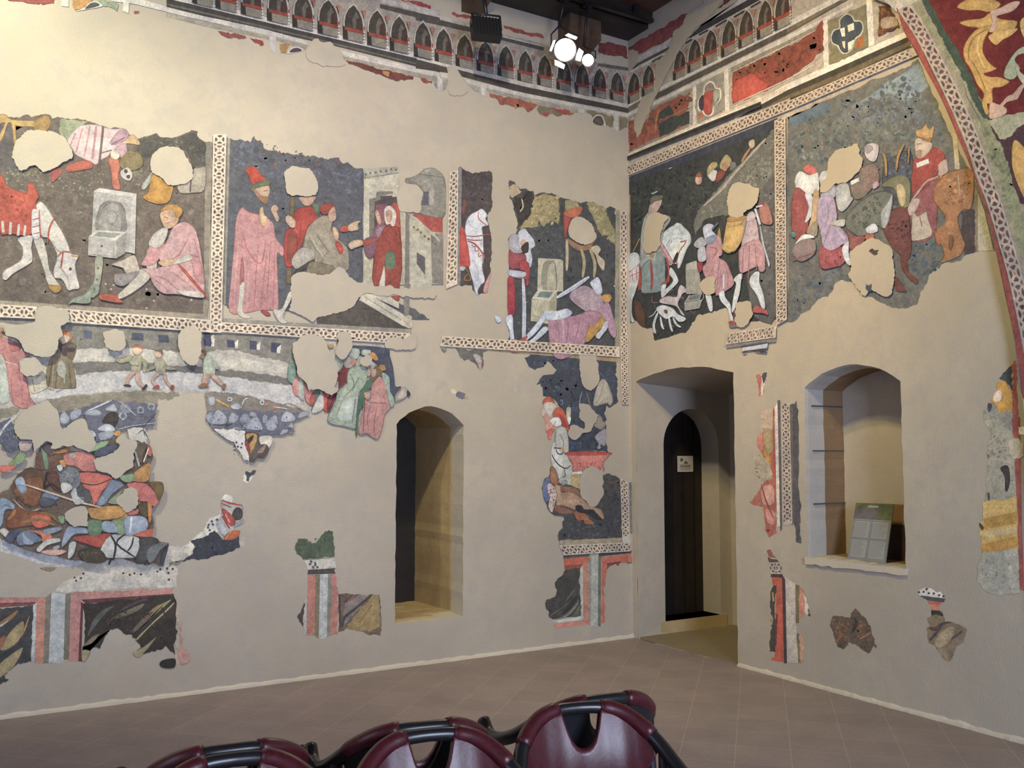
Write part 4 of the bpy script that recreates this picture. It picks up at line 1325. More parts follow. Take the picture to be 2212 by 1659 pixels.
p 86434a -10,615 400,605 350,640 -10,665
p d98f74 400,570 495,560 470,1270 375,1270
p 8e8470 495,555 560,505 530,1270 470,1270
p c4c6c6 560,500 710,520 690,1270 528,1270
p 7f7a66 710,520 770,505 745,1230 690,1230
p cf8a80 770,500 880,580 855,1250 745,1250
r cf8c80 770,500 1000,490 1300,480 1600,460 1660,470 1880,445 1870,515 1500,540 1000,575 880,580
p 6b3a40 880,580 1890,515 1880,560 930,620
p 6f3038 880,600 905,620 880,1250 850,1250
p c9ccca 360,650 398,610 375,1255 340,1255
p c6b29c 1915,560 1945,780 1930,1280 1895,1270
r cf9a86 1945,790 1980,830 1970,900 1990,1000 1980,1090 2050,1150 2040,1270 1930,1275
C painted_marble|dark marbled fill with ochre streaks, far left
r 43454a -10,665 360,640 340,1255 200,1270 150,1310 80,1370 50,1400 60,1440 100,1450 20,1490 -10,1500
s b39a64 0,1100 120,920 240,810 260,880 200,1030 60,1130
s b8a26c -10,1290 100,1190 250,1100 160,1290 40,1400 -10,1420
s a8763f -10,830 90,760 200,690 130,790 -10,880
s b06a44 -10,1010 60,970 40,1060 -10,1130
s c99a4a 220,1000 300,790 320,760 280,900
s c8c4bc -10,860 100,800 20,870
l 3a3c48 40 -10,1200 200,1080 330,900
C painted_marble|dark marbled fill with ochre streaks beside the bare patch
r 37322f 905,620 1880,530 1915,600 1900,1180 1800,1080 1700,1120 1500,1205 1440,1160 1530,1100 1480,1020 1440,960 1330,930 1280,890 1200,900 1140,980 1080,1110 1020,1100 900,1080 880,1250 905,1240
s 5e5f5c 950,980 1010,800 1100,700 1240,640 1140,740 1010,900
s 7a7058 1200,790 1380,690 1560,620 1500,700 1330,770
s a08f5e 1650,680 1800,600 1860,580 1760,680 1500,900 1480,960 1540,820
s 7a6258 1440,900 1560,770 1660,700 1600,800 1480,920
s b3a268 1480,1000 1700,760 1880,610 1860,660 1600,900 1500,1010
s a3966a 1440,1160 1560,1090 1700,980 1620,1090 1510,1205
s 8a7a60 900,1080 1000,980 1080,950 1010,1040 930,1080
s b0a070 890,1130 980,1140 930,1240 890,1240
s 2f333c 1440,960 1640,790 1880,570 1860,630 1680,800 1490,980
m 5a4a40 40 30 1000,750 1850,650 1850,1050 1500,1000
l 5a4650 30 1300,700 1500,600 1600,580
s 28282c 1730,1270 1780,1230 1900,1220 1895,1310 1820,1325 1750,1310
C painted_patch|pink scrap right of the marbled fill
r cf9a8a 1940,1150 2050,1150 2040,1260 1960,1275
W L
T 850 560 520
K c4b49c
F 0.05
P fresco_fragment|small grey arm shaped scrap hanging under the upper border above the window recess|wall painting fragment
C painted_ground
r 6f6c68 570,815 870,840 820,870 830,940 820,1000 790,1020 750,960 690,920 650,935 600,870
s b0a8a0 730,880 770,870 810,910 810,1010 790,1020 770,960
l a05048 10 760,940 780,1000
l a05048 10 815,940 815,1000
P fresco_fragment|pale and slate scrap just above the arch of the window recess|wall painting fragment
C painted_ground
r d8c9ad 520,1195 560,1190 580,1230 570,1250 530,1225
r 6a6a78 570,1240 600,1210 660,1235 665,1285 600,1280
r b9a07c 660,1240 690,1270 670,1290 655,1280
W R
T 1340 240 400
K cdb48e
F 0.0 0.22
P fresco|painted scene of a crowned rider on a white horse, two helmeted figures and white hounds|wall painting
C painted_ground
r 46463f 95,840 120,830 400,740 1000,480 1700,180 1870,100 1890,2420 1880,2470 1480,2530 1330,2540 1320,2420 1330,2340 930,2430 850,2560 780,2650 650,2670 420,2745 380,2590 320,2600 230,2540 180,2500 110,2540
p 4a4a50 95,790 1000,430 1880,80 1880,200 1000,520 120,860
m 565c4e 160 34 150,900 900,700 1300,600 1000,1200 600,1300 150,1400
m 2e302e 120 34 150,850 900,640 1500,450 1000,1100 600,1500 150,1700
m 6d7866 60 18 130,1300 800,1200 860,1500 500,2400 150,2400
r 7a7460 1880,150 1700,380 1500,560 1300,760 1100,1000 960,1150 880,1350 900,1480 1000,1300 1200,1250 1320,1250 1700,1000 1880,900
m 9a9278 70 40 1850,180 1500,620 1000,1100 900,1400 1300,1150 1850,700
m a89c7e 40 40 1870,400 1400,800 1400,900 1870,900
s 6e675c 1700,950 1880,900 1890,2420 1600,2450 1540,2180 1500,1700
m 5a564e 60 36 1560,1900 1880,1800 1880,2400 1600,2400
m 8d8572 40 36 1700,950 1880,900 1880,1700 1740,1700
l b7a487 30 1000,1130 1200,950 1320,800 1600,480 1740,330
p a8875a 80,2540 100,1000 125,1000 125,2520
m 4a4f55 50 30 600,2100 1000,2200 900,2400 420,2700 400,2400
C painted_watching_heads|group of small heads on the hillside
s cc9a7c 900,790 940,740 980,780 970,860 930,880 900,850
s a8573a 900,780 940,735 985,770 960,790
s c9c0a8 1040,740 1100,700 1160,720 1150,800 1110,840 1060,800
s b29a58 1040,700 1090,620 1150,610 1160,660 1090,720 1050,770
s b59a5c 1200,620 1260,520 1320,560 1330,620 1280,690 1200,690
s c98a66 1220,650 1280,620 1280,700 1240,720
s 8e4a36 1170,720 1260,720 1240,780 1160,860 1140,820
s 7e7a6a 1320,620 1370,610 1390,660 1320,720
s c4a880 1540,370 1600,340 1610,420 1560,450
l b8804a 30 1560,440 1480,560 1460,620
C painted_rider|rider in a pale blue green robe
s a9a896 350,1210 420,1200 460,1240 580,1250 600,1320 520,1450 540,1640 500,1680 540,2060 340,2100 240,1900 240,1700 270,1350 320,1230
s c9a08a 370,1100 430,1050 500,1050 490,1120 430,1220 360,1220 340,1190
s 6e6a50 360,1050 420,1010 510,1010 500,1060 420,1080 370,1120
l 9ab0aa 16 380,990 450,960
s 8f9c90 240,1900 230,2060 260,2150 300,2180 500,2150 540,2000 530,1700 440,1700 420,1800 350,1770
l a8b0aa 14 330,1230 270,1400 250,1650
l b04438 30 370,1780 385,2000 375,2140
s c98a3c 350,1700 380,1660 410,1680 400,1740 360,1740
m 7c887e 60 12 420,1700 530,1700 530,2150 430,2150
l b08a50 12 240,1520 160,1680
T 1340 480 400
C painted_horse|white horse with crested mane and red harness
s d3d3c4 530,120 600,60 640,40 680,10 730,20 770,60 820,110 850,170 850,250 800,330 720,540 690,540 680,500 640,500 600,480 560,400 500,260 510,170
m bfc2b4 30 16 530,100 700,20 840,130 700,170
s e0ddcc 640,200 720,190 800,210 840,240 790,340 710,540 690,530 690,440 620,460 560,340
l a8463a 12 730,230 790,240 720,340 680,460 690,520
l a8463a 12 720,240 800,220
s 4a3a3a 640,450 690,350 700,420 660,490 640,490
l 8e9a90 8 600,200 560,280
s c89a94 450,250 500,240 600,400 640,480 600,520 540,420
l b06058 8 470,260 610,500
l b06058 8 500,240 640,470
s b5513f 550,420 590,500 600,690 560,740 500,740 540,700 580,600
s d9d8c6 610,540 660,600 700,680 690,730 600,820 540,880 500,900 500,760 560,740 550,800 640,700 590,620
s d6d4c4 110,400 190,360 235,400 240,500 200,570 115,590
s d5d2c0 115,700 230,680 190,830 150,950 150,1100 180,1180 140,1190 125,1050 120,900
l a84438 12 115,590 180,560 240,490
s dcc4b8 120,600 235,520 230,680 120,720
l b06a60 8 150,590 160,700
l b06a60 8 200,560 210,690
l b06a60 8 120,650 230,600
s a8492f 240,510 265,640 260,780 220,820 230,650
s 6b4a34 170,950 240,950 300,1100 310,1250 240,1220 190,1130
C painted_hounds|white hounds
s d3bfae 490,920 560,880 680,890 700,810 740,750 820,830 760,850 730,900 700,990 780,1110 740,1100 680,1010 560,980 480,960
l 8a4a44 10 500,910 580,880 690,880
l 9a7a70 10 400,880 390,960 460,960
s d8d5c6 440,1030 520,990 640,1030 700,1100 790,1140 780,1180 710,1190 640,1130 560,1160 480,1100
l d8d5c6 30 460,1080 410,1220 430,1330
l d8d5c6 26 490,1130 510,1240 535,1280
l d8d5c6 26 590,1130 610,1240 635,1310
l d8d5c6 26 640,1140 680,1220 735,1255
l d8d5c6 10 450,1040 400,1110 350,1135
s 8a4a44 530,1050 570,1050 575,1090 545,1090
m 3a3a3a 14 14 420,1260 780,1260 640,1360 420,1400
C painted_well|stone trough and slab
p a59c84 790,540 800,500 920,460 950,560 990,860 800,860
p bdb39a 800,500 920,460 930,560 800,570
p 9a957f 830,880 990,850 960,930 800,960
p 6d7a70 845,890 970,865 945,915 830,935
p a39c86 775,970 990,930 960,1030 780,1060
l c9c2a8 8 775,970 990,930 1000,850
l c9c2a8 8 840,870 780,970
C painted_knight|bending helmeted figure in a pink tunic
s c98f88 1040,280 1150,180 1200,130 1230,260 1230,390 1180,420 1280,480 1340,620 1370,740 1280,820 1170,880 1150,850 1130,720 1080,660 1030,660 990,540 1040,480
l a86660 12 1080,300 1170,330 1100,460
l b07870 10 1200,450 1180,600 1170,850
l b07870 10 1260,490 1300,650 1290,800
l b07870 10 1140,470 1120,560 1060,640
s c7c3c2 1000,70 1060,20 1130,40 1110,100 1150,150 1120,240 1050,270 1020,200
s 8b95a0 1040,190 1160,150 1140,230 1060,270
l 6a6468 22 1110,90 1180,10
s b3aeA2 890,270 940,200 1000,180 1040,260 1000,300 930,310
s bdb5b4 940,330 1020,290 1040,380 1030,460 950,470
s 9a3c42 930,490 1000,480 990,580 950,600
s b9a890 980,720 1040,660 1100,650 1150,690 1150,840 1020,850
s dcd9cc 1190,850 1250,820 1270,900 1330,980 1340,1080 1370,1170 1330,1180 1300,1040 1220,950
s cfccc2 1030,850 1100,880 1120,1050 1080,1060 1050,960
l dcd9c8 20 1250,620 1250,800
s b5573f 1310,1190 1370,1180 1400,1230 1330,1230
s 8b857a 1320,1230 1400,1230 1410,1250 1330,1260
s a38a3c 1180,140 1200,60 1220,180
C painted_knight|standing helmeted figure in a pink tunic with an ochre shield
T 1340 240 400
s c3a39a 1510,1330 1620,1270 1660,1400 1680,1560 1730,1750 1750,1800 1680,1830 1560,1900 1450,1920 1430,1800 1460,1620
s c9938a 1460,1620 1680,1540 1750,1800 1680,1840 1560,1900 1450,1930 1430,1760
T 1340 480 400
l a8706a 10 1490,300 1470,680
l a8706a 10 1560,280 1550,680
l a8706a 10 1620,250 1650,580
s c58e86 1640,300 1720,380 1750,560 1680,590 1640,420
s d6d2c4 1370,690 1420,630 1470,620 1460,720 1440,860 1380,1060 1350,1060 1370,880 1400,740
s d6d2c6 1560,690 1620,600 1680,600 1680,720 1730,870 1750,1020 1710,1030 1650,880 1580,780
s bf5a4a 1600,1050 1640,990 1720,1030 1770,1060 1780,1110 1720,1090 1610,1080
s 7a4a44 1370,1060 1400,1060 1390,1180 1365,1160
T 1340 240 400
s d3a448 1310,1270 1400,1270 1510,1260 1490,1420 1400,1600 1330,1700 1240,1660 1250,1560
s b8863a 1310,1270 1510,1255 1500,1300 1320,1330
s c4aea2 1510,1330 1540,1240 1600,1200 1640,1260 1600,1300
s b8755a 1680,1130 1740,1090 1800,1150 1840,1330 1780,1360 1700,1320
s 9a5a50 1660,1120 1720,1080 1740,1130 1680,1150
l d5d0cc 26 1630,1170 1690,1360
l b8b5b2 22 1690,1370 1730,1600 1790,1800 1800,1840
l c9c7c4 14 1720,1560 1800,1860
l d8d0c4 18 1640,1150 1720,1130
T 1340 480 400
s a8906a 1500,-30 1530,-10 1480,200 1400,340 1330,360 1240,330 1240,260
s d9a84a 1290,70 1490,40 1470,180 1420,310 1340,362 1250,330 1240,290 1280,180
C plaster_infill|bare beige plaster patches
T 1340 240 400
x 1350,890 1430,850 1500,870 1560,870 1600,910 1680,930 1670,1020 1650,1100 1560,1180 1490,1220 1490,1260 1390,1275 1320,1250 1310,1180 1290,1080 1310,980
x 420,1210 500,1225 580,1260 590,1290 540,1340 530,1400 490,1480 500,1560 450,1680 320,1700 290,1620 310,1480 320,1350 350,1260
T 1340 480 400
x 320,60 500,60 490,200 460,260 440,320 300,330 290,240
x 1410,965 1480,955 1530,940 1580,960 1590,1020 1600,1120 1570,1160 1540,1220 1480,1255 1420,1250 1400,1200 1380,1180 1400,1100
x 960,740 1030,680 1100,650 1160,660 1150,720 1150,800 1140,850 1050,870 1000,830
C guilloche_band|level white interlace strip
G 7.5 1330,1325 1885,1238 1880,1380 1270,1465
T 1340 240 400
p 4e483e 90,600 1000,240 1700,-50 1700,-110 1000,170 90,550
p 3c372f 90,575 1000,215 1700,-75 1700,-100 1000,190 90,555
G 22 85,665 2050,-150 2050,-10 95,780
T 1700 0 512
G 12.5 15,955 1195,445 1235,520 10,1045
T 1340 240 400
C guilloche_band|upright white interlace strip
G 28 1860,120 1995,70 2012,2490 1885,2560
C plain_strip
T 1340 480 400
p 5f5c58 1490,1440 1790,1420 1780,1450 1490,1490
p d5cbc0 1490,1500 1785,1450 1775,1505 1480,1540
p 55544f 1600,1530 1770,1515 1760,1560 1660,1550
p 55544f 1480,1545 1540,1540 1500,1570 1475,1565
p 8a8378 1280,1470 1880,1390 1870,1420 1280,1495
W R
T 1680 240 480
K d2b88e
F 0.02 0.25
P fresco|painted scene of a crowned rider in red on an orange horse among trees|wall painting
C painted_ground
r 7d7661 100,60 600,-160 1100,-360 1400,-520 1700,200 1900,560 2000,740 2100,1060 2150,1250 2180,1400 2080,1380 1950,1400 1850,1450 1820,1490 1700,1500 1600,1540 1540,1600 1500,1650 1480,1720 1420,1800 1400,1900 1300,1960 1150,1960 1000,1890 940,1850 840,1820 760,1690 620,1680 560,1730 500,1850 420,1860 340,1940 230,2020 150,2100 100,2100
r 98a29a 800,-80 1100,-300 1400,-480 1500,-250 1300,-100 1100,-180
r 6d7d7c 110,60 420,-70 560,-60 440,60 160,160
m 8a8a64 240 40 140,300 600,-100 1300,-350 1700,200 1500,300 900,300 300,560 150,700
m 5d5a4a 200 40 140,200 600,-100 1300,-350 1700,250 1500,560 1000,560 300,560 150,700
m 98987a 120 26 140,300 600,-60 1300,-200 1600,200 900,330 300,520
m 8b8078 60 50 500,0 1300,-200 1500,100 900,200
s 5b5a5a 1050,560 1330,400 1350,900 1100,900
m 6a6a6c 50 30 1050,560 1330,400 1340,700 1100,650
m 5e625e 70 34 1320,1300 1620,1280 1600,1560 1450,1660 1320,1560
m 5f6464 70 34 150,1560 700,1560 700,1700 420,1860 160,2080
p dcbd86 1735,200 1790,240 1815,580 1765,580 1760,440
p dcc28a 1990,800 2060,1000 2150,1390 1990,1390
p a38a5e 1960,760 1995,800 1995,1400 1960,1400
r 5a4a42 1830,1000 1960,980 1970,1400 1860,1440 1830,1200
C painted_crowned_rider|rider in red with a golden crown
s a85a52 1340,760 1640,640 1600,900 1560,1240 1340,1300 1330,1100 1300,1000 1380,900
s b5452f 1360,480 1430,440 1540,360 1640,400 1670,480 1600,600 1540,700 1430,800 1360,860 1335,700 1340,580
s dab98c 1370,290 1420,265 1520,310 1540,350 1500,420 1430,470 1380,450 1370,380
s b59068 1380,400 1440,390 1430,460 1390,450
l 7a5040 8 1385,330 1430,325
s d99f45 1380,190 1440,180 1480,130 1510,180 1560,150 1530,300 1480,300 1400,260
s b07a30 1380,250 1480,270 1530,260 1530,310 1470,300
p efe4d0 1382,520 1505,475 1512,520 1390,565
s d0a888 1600,540 1680,480 1700,580 1680,620 1560,680 1480,720 1400,830 1340,880 1420,760 1500,680 1600,640
s c9a88c 1340,880 1420,880 1400,960 1340,1040 1290,1000
s d3b98e 1350,1000 1400,1050 1480,1000 1500,1080 1540,1240 1340,1290 1340,1150
l b06a54 10 1420,1050 1440,1150
C painted_orange_horse|orange horse
s bd7a35 1680,620 1780,590 1930,580 1960,760 1930,970 1850,980 1800,1060 1820,1180 1850,1280 1870,1340 1820,1440 1700,1490 1620,1510 1660,1440 1640,1340 1600,1300 1590,1180 1680,1100 1640,1000 1560,900 1560,800 1600,700
s c4702c 1570,1190 1620,1260 1620,1340 1580,1300
m a5662a 40 34 1600,650 1930,600 1920,900 1660,950
m cf8f48 30 30 1600,650 1900,620 1900,900 1660,950
s 8a5c30 1710,1240 1760,1260 1740,1380 1710,1380
l c9a070 14 1800,640 1820,840
C painted_horsemen|group of horsemen and horses
s 8e8652 1040,750 1090,690 1200,640 1290,660 1330,740 1320,900 1290,960 1220,950 1180,800 1140,760
s d0b070 1190,740 1260,740 1280,880 1250,950 1210,900
s 84493c 1130,1000 1200,960 1290,970 1320,1100 1340,1300 1320,1460 1260,1480 1230,1440 1150,1360 1060,1200 1100,1080
m 6a3c38 30 30 1080,1100 1310,1100 1310,1350 1160,1320
s 8a4a34 1230,1440 1290,1480 1310,1600 1400,1680 1380,1720 1290,1640 1240,1560
s 8a4a3c 1180,1640 1280,1780 1260,1800 1180,1780
s 7e7c64 700,1050 780,930 900,830 1040,790 1150,830 1150,950 1100,1100 1050,1180 1000,1140 900,1230 790,1240 700,1170 680,1100
m 66654f 40 30 720,1050 1000,850 1050,1000 850,1200
s b9b5a2 1050,980 1110,900 1150,830 1140,960 1110,1100 1060,1170 1030,1060
l 55534a 10 760,970 900,850 1040,800 1140,820
s e0d8c8 890,1160 960,1120 1000,1150 1000,1200 930,1220 890,1200
s c96a3c 880,1240 960,1220 960,1270 890,1280
s a65a4a 660,1160 760,1240 880,1250 840,1330 760,1390 710,1340 720,1240
s d8c2ae 880,350 950,320 1010,340 1010,420 980,500 930,500 880,440
s b09f94 870,360 930,340 960,380 900,430
s 8f7a60 840,570 960,520 1010,600 1020,700 940,780 870,850 780,880 730,760 800,680
m b06a5c 26 26 820,580 1010,560 1010,720 900,800
p efe6d4 735,700 815,665 820,700 740,738
s c8bfa8 590,760 700,720 740,850 760,880 660,1000 600,950
s d5c9b0 420,660 460,600 520,610 560,760 480,800 430,720
s b9b0a8 440,830 580,740 580,860 480,880
s cf9e9a 960,720 1000,700 1020,740 960,780
l c08a3c 26 1060,420 1085,500 1090,650
l c08a3c 26 1270,330 1210,450 1190,600
l b07a3a 18 1320,360 1310,520
C painted_lady|standing figure in red and white with a red hat
s d2604c 260,580 320,525 400,590 390,620 330,640
s e6dcc2 180,680 230,600 330,640 410,610 420,700 420,800 360,830 290,830 220,850 190,760
s a84c40 150,900 200,760 300,830 330,920 320,1060 310,1180 260,1260 200,1290 150,1180 140,1000
s dcd6c8 280,830 350,830 370,960 340,1060 280,1110 320,960
s d6a860 370,800 420,800 420,900 400,1050 380,1170 320,1220 300,1200 340,1080
s efe6cc 170,1350 250,1240 330,1230 380,1260 300,1275 220,1310
s a8906a 300,1200 400,1090 410,1180 390,1250
s 5f9a7a 150,1200 195,1210 180,1260 150,1250
s a08270 160,1360 260,1280 380,1290 380,1420 250,1500 170,1440
l b5504a 10 160,1490 350,1420
C painted_lady|figure in a lilac gown with red skirt
s c5a5ae 430,860 560,850 600,1000 600,1080 560,1140 640,1160 720,1280 640,1340 560,1400 470,1360 440,1200 400,1080 410,940
l a3868f 12 500,900 520,1020 480,1160
l a3868f 12 560,1080 510,1200 470,1330
l d8c0c4 22 600,1180 680,1280
s b8544c 430,1350 540,1390 660,1350 680,1500 560,1560 440,1560
m a3484a 24 26 440,1400 660,1380 660,1540 450,1550
s dcd4c4 660,1350 720,1290 720,1400 740,1530 700,1520 660,1430
s cfc3a0 540,1110 600,1090 680,1080 670,1150 570,1140
C plaster_infill|bare beige plaster patches
x 510,560 520,490 600,390 680,370 760,340 810,330 850,460 850,560 800,620 740,680 680,720 600,720 520,790 440,810 440,720 500,660
x 730,1410 840,1330 900,1280 970,1265 1050,1300 1140,1360 1160,1420 1170,1560 1180,1650 1160,1740 1140,1830 1080,1850 1000,1810 930,1780 900,1830 850,1830 760,1700 720,1640 750,1550
r 5f4a3c 920,1400 960,1370 1020,1385 1010,1430 980,1440
r 55585a 890,1720 950,1720 960,1790 920,1800 890,1770
W R
F 0.04
T 1600 760 400 1327
K b3a692
P fresco_fragment|tall worn strip with red robed figure and interlace beside the niche|wall painting fragment
C painted_ground
r b0685a 170,430 240,400 250,880 260,1300 200,1330 180,1250 160,1110 100,1100 60,1075 130,1000 150,950 230,900 200,840 160,740 110,650 160,580
r c9826f 110,640 160,580 165,680 140,720
s c08f3c 160,680 210,740 215,830 180,780
s a8946a 170,550 220,560 235,700 190,740 165,640
r c2ab94 135,430 240,410 235,560 150,540
r b8a890 100,720 180,760 230,880 150,950 110,900
m 8f8878 12 14 110,770 190,780 200,900 110,920
s cc9a8a 150,980 230,950 240,1080 160,1090
s c98a80 180,1120 250,1150 240,1240 190,1220
l 8f4a40 10 150,950 180,1060 240,1200
r 8a2f38 190,1270 210,1275 205,1290 185,1285
l b5584a 14 235,410 245,900 255,1150
p d8cfc0 245,400 265,360 295,1240 262,1260
p 5f5b60 265,350 285,345 298,1270 285,1285
r 55545a 355,380 390,375 400,350 415,420 430,1200 437,1370 400,1365 395,1260 370,1200
p 6c6660 350,380 375,385 378,1240 368,1240
C guilloche_band|upright pinkish interlace strip
G 13.5 293,362 352,375 372,1235 303,1245
T 1600 760 400 1327
P fresco_fragment|small red, white and blue scrap above the strip beside the niche|wall painting fragment
C painted_ground
r b0685c 115,165 145,160 150,315 130,318
r d5c8c0 142,162 165,160 162,310 148,312
r 4f4a58 155,158 185,145 172,215 160,225
r 8a7f78 158,270 166,270 166,305 160,305
T 1600 1000 200 737
K aaa294
P fresco_fragment|tall red framed dado strip left of and below the niche|wall painting fragment
C painted_frame
r 8d5a58 215,690 240,690 285,760 225,755
r 5a5048 218,750 290,770 310,790 225,800
p 4a4044 240,885 330,885 355,930 370,1595 345,1595 330,915 240,910
p c0604e 248,908 330,915 345,1585 300,1580 245,1570 245,1550 270,1545 285,970 255,970
r 4a4644 262,970 290,975 275,1200 280,1500 230,1500 245,1300 235,1100 235,1040
l b39a50 14 255,1030 262,1100
l b5a070 12 255,1230 245,1290
l 7a3a48 14 290,1200 280,1400
p c5bfb6 355,910 435,960 445,1350 460,1590 370,1595
p 7d7058 437,965 468,975 465,1275 440,1275
r c48a78 468,975 500,1020 515,1100 515,1190 490,1230 468,1240
r d5cdbe 500,1010 530,1120 535,1210 515,1200
r 4a4648 535,1160 565,1220 537,1215
p 7d7058 445,1355 470,1360 485,1590 460,1590
r bd9a84 470,1360 498,1375 500,1590 485,1592
C guilloche_band|short dark and white interlace strip
G 1.8 222,792 318,790 325,885 240,882
T 1760 1240 360
K 9c9488
P fresco_fragment|dark marbled scrap on bare plaster under the niche|wall painting fragment
C painted_ground
r 5a4e46 230,570 260,548 340,560 400,575 470,580 480,520 540,455 590,500 620,550 700,630 745,700 760,800 790,850 800,930 820,985 780,950 740,1040 700,1055 640,1010 540,930 450,905 420,960 380,1005 300,960 270,860 240,760 205,700 210,630
m 8a6a4a 26 40 250,600 460,600 420,900 280,860
m 4a4446 22 40 480,560 740,760 780,940 560,900
m a0703f 16 36 560,600 700,640 760,780 520,860
l 8a5a44 34 290,900 380,780
l 3f3a3c 40 520,580 560,660 470,800
l 9a6a4a 24 600,860 740,780
T 1760 1240 360
P fresco_fragment|small spotted, striped and marbled scrap, lowest on the right wall below the yellow bands|wall painting fragment
C painted_ground
r ddd6c8 1370,230 1430,190 1490,180 1560,200 1700,270 1730,320 1390,285
d 4a4648 18 1385,240 1445,237 1515,255 1582,258 1650,280 1485,200 1710,295
p 4a4a54 1385,285 1735,325 1715,375 1650,370 1500,350
p b5604c 1490,355 1700,378 1660,410 1530,410
p b98068 1530,405 1665,410 1655,480 1550,480
p 3a3632 1545,480 1660,485 1700,520 1710,560 1550,550
r 7a6e5c 1490,580 1550,560 1710,560 1730,630 1800,630 1870,660 2010,720 2005,800 1980,900 1880,960 1840,1080 1790,1160 1740,1150 1650,1040 1590,940 1510,910 1500,780 1490,710 1530,690
s 968a70 1620,840 1760,700 1860,720 1800,880 1680,980 1600,950
s 4f4648 1510,720 1620,760 1700,680 1820,640 1700,640 1620,690
l 4f4448 40 1530,880 1600,800 1680,700
l 5a4a48 26 1820,860 1960,760
l 8a6a50 24 1590,700 1640,600
T 1992 600 220 1073
K a89a86
P fresco_fragment|figure with yellow hair above yellow striped bands, at the far right edge|wall painting fragment
C painted_ground
r 3f434c 810,1060 850,1010 900,960 950,920 950,1190 900,1120 850,1080
r 9a5050 940,920 985,870 1005,1060 1020,1660 965,1660 950,1200
s c08f3c 780,1150 820,1090 880,1090 920,1170 950,1230 950,1400 900,1440 830,1440 780,1360 720,1290 760,1270 820,1300 850,1250
s d5b8a0 760,1220 830,1180 840,1270 800,1310 750,1300
r 8f8a7c 640,1420 700,1330 760,1320 820,1430 880,1400 950,1420 960,1640 760,1640 690,1580 650,1500
s 45464e 690,1380 700,1320 740,1340 710,1420
r b5a98c 700,1560 800,1490 880,1540 840,1620 740,1640
T 1992 900 220 912
r a09882 545,30 700,30 830,180 770,230 840,380 850,710 690,740 560,760 590,420 570,330 600,220 620,150
m 6a6258 34 24 580,160 780,180 770,380 580,400
m b0a890 20 24 600,400 800,400 820,700 600,720
s 3f383a 700,460 770,440 790,560 770,660 745,660 740,540
s 55505c 590,680 605,690 605,750 590,750
r c9a55c 540,770 845,710 860,960 865,1180 540,1230 520,1030 515,950 550,940
p b5893c 555,910 850,850 855,955 560,1010
p b8883c 535,1140 860,1065 868,1175 540,1230
l c9ad78 50 560,1060 850,1010
s 5a4028 515,950 555,990 540,1020 520,990
r a5a08c 535,1235 865,1180 870,1580 700,1600 560,1560 495,1480 510,1300
m 7a7468 14 20 540,1260 720,1300 660,1480 540,1440
m b8b5a2 20 30 600,1240 860,1200 860,1560 600,1540
p 9a4f48 820,0 875,0 895,1000 915,1560 875,1540 860,900 830,380
r b3a68c 770,220 850,190 912,230 912,360 830,380 780,330
r d8d2c0 860,95 925,90 930,160 870,160
W R
F 0.01 0.22
T 1300 0 400
K aea08a
P painted_frieze|painted cornice with pointed arches and quatrefoils along the top of the right wall|wall painting
C painted_ground
r a89c8c 310,860 840,560 1040,430 1700,50 2212,-250 2500,-420 3520,-420 3700,-10 3840,470 3830,640 2212,1430 310,2130
C painted_red_band|crimson band under the ceiling
r 8c4340 320,570 560,420 840,250 1040,150 1000,220 960,310 860,380 850,440 440,650 430,610 320,600
r 6a3440 1380,110 1460,0 1560,0 1400,100
C painted_bands|pale and dark cornice lines
p b8b3ae 430,680 850,450 840,540 420,740
p b8b3ae 1250,235 1650,-10 1760,-10 1150,320 1040,450
p 55504c 340,850 420,760 820,550 790,600 440,780 340,870
p 423f40 1050,440 1160,330 1780,-20 1930,-20 1300,340 1040,470
p c9c1ae 340,845 750,630 770,650 330,880
p bdb7ac 1040,465 1920,-15 1980,-20 990,545
l 58524c 22 600,740 730,670
l 4a4542 24 1000,520 1080,470
l 4a4542 24 1160,420 1270,360
l 4a4542 24 1360,320 1490,240
l 4a4542 24 1580,205 1710,130
l 4a4542 24 1780,90 1900,20
p cfc8b8 310,1235 500,1140 480,1185 310,1280
p c5bfb2 700,1040 2212,265 2720,0 2850,0 2212,345 690,1085
p 6f6a5c 310,1285 480,1190 460,1260 310,1350
p 55504a 650,1120 2212,340 2850,5 2950,0 2212,415 640,1195
p 6d6450 2212,340 2700,90 2830,40 2212,400
p c5bfb2 310,1350 440,1290 430,1340 310,1395
p c0bbb0 620,1220 2212,430 3000,40 3010,70 2212,490 600,1265
l 9a927e 30 310,1410 420,1360
p 8b8474 590,1290 1080,1050 1090,1090 590,1330
p 8b8474 1540,810 2212,490 2560,310 2560,360 2212,540 1560,870
p cfc9ba 1090,1035 1130,1015 1135,1510 1095,1510
p cfc9ba 1465,850 1515,820 1525,1340 1475,1340
T 1700 0 512
p cfc9ba 330,190 380,180 395,630 345,645
p cfc9ba 740,-10 795,-20 820,420 765,440
p d5cec0 -490,1060 0,785 1110,295 1130,345 0,850 -480,1120
p 45403a -480,1110 0,845 1130,345 1150,430 1195,440 0,950
p 6a5e46 -470,1140 0,895 600,640 1150,385 1160,420 600,690 0,930
T 1300 0 400
p c5b8a4 640,1659 1100,1490 1520,1320 2212,1030 2212,1085 1500,1390 880,1659
p d5cbba 90,1960 640,1660 1100,1490 1130,1560 880,1659 60,2020
p 8a8070 90,1890 640,1640 1080,1465 1080,1510 640,1690 90,1935
T 1340 240 400
p c5b8a4 90,510 820,190 830,150 870,190 90,560
p d8cfc0 90,560 870,190 1500,-60 1500,0 90,590
T 1300 0 400
C painted_field|red and dark green marbled field in the corner
r 8f5040 300,1470 400,1430 430,1640 600,1310 1050,1105 1050,1480 560,1690 330,1800 310,1600
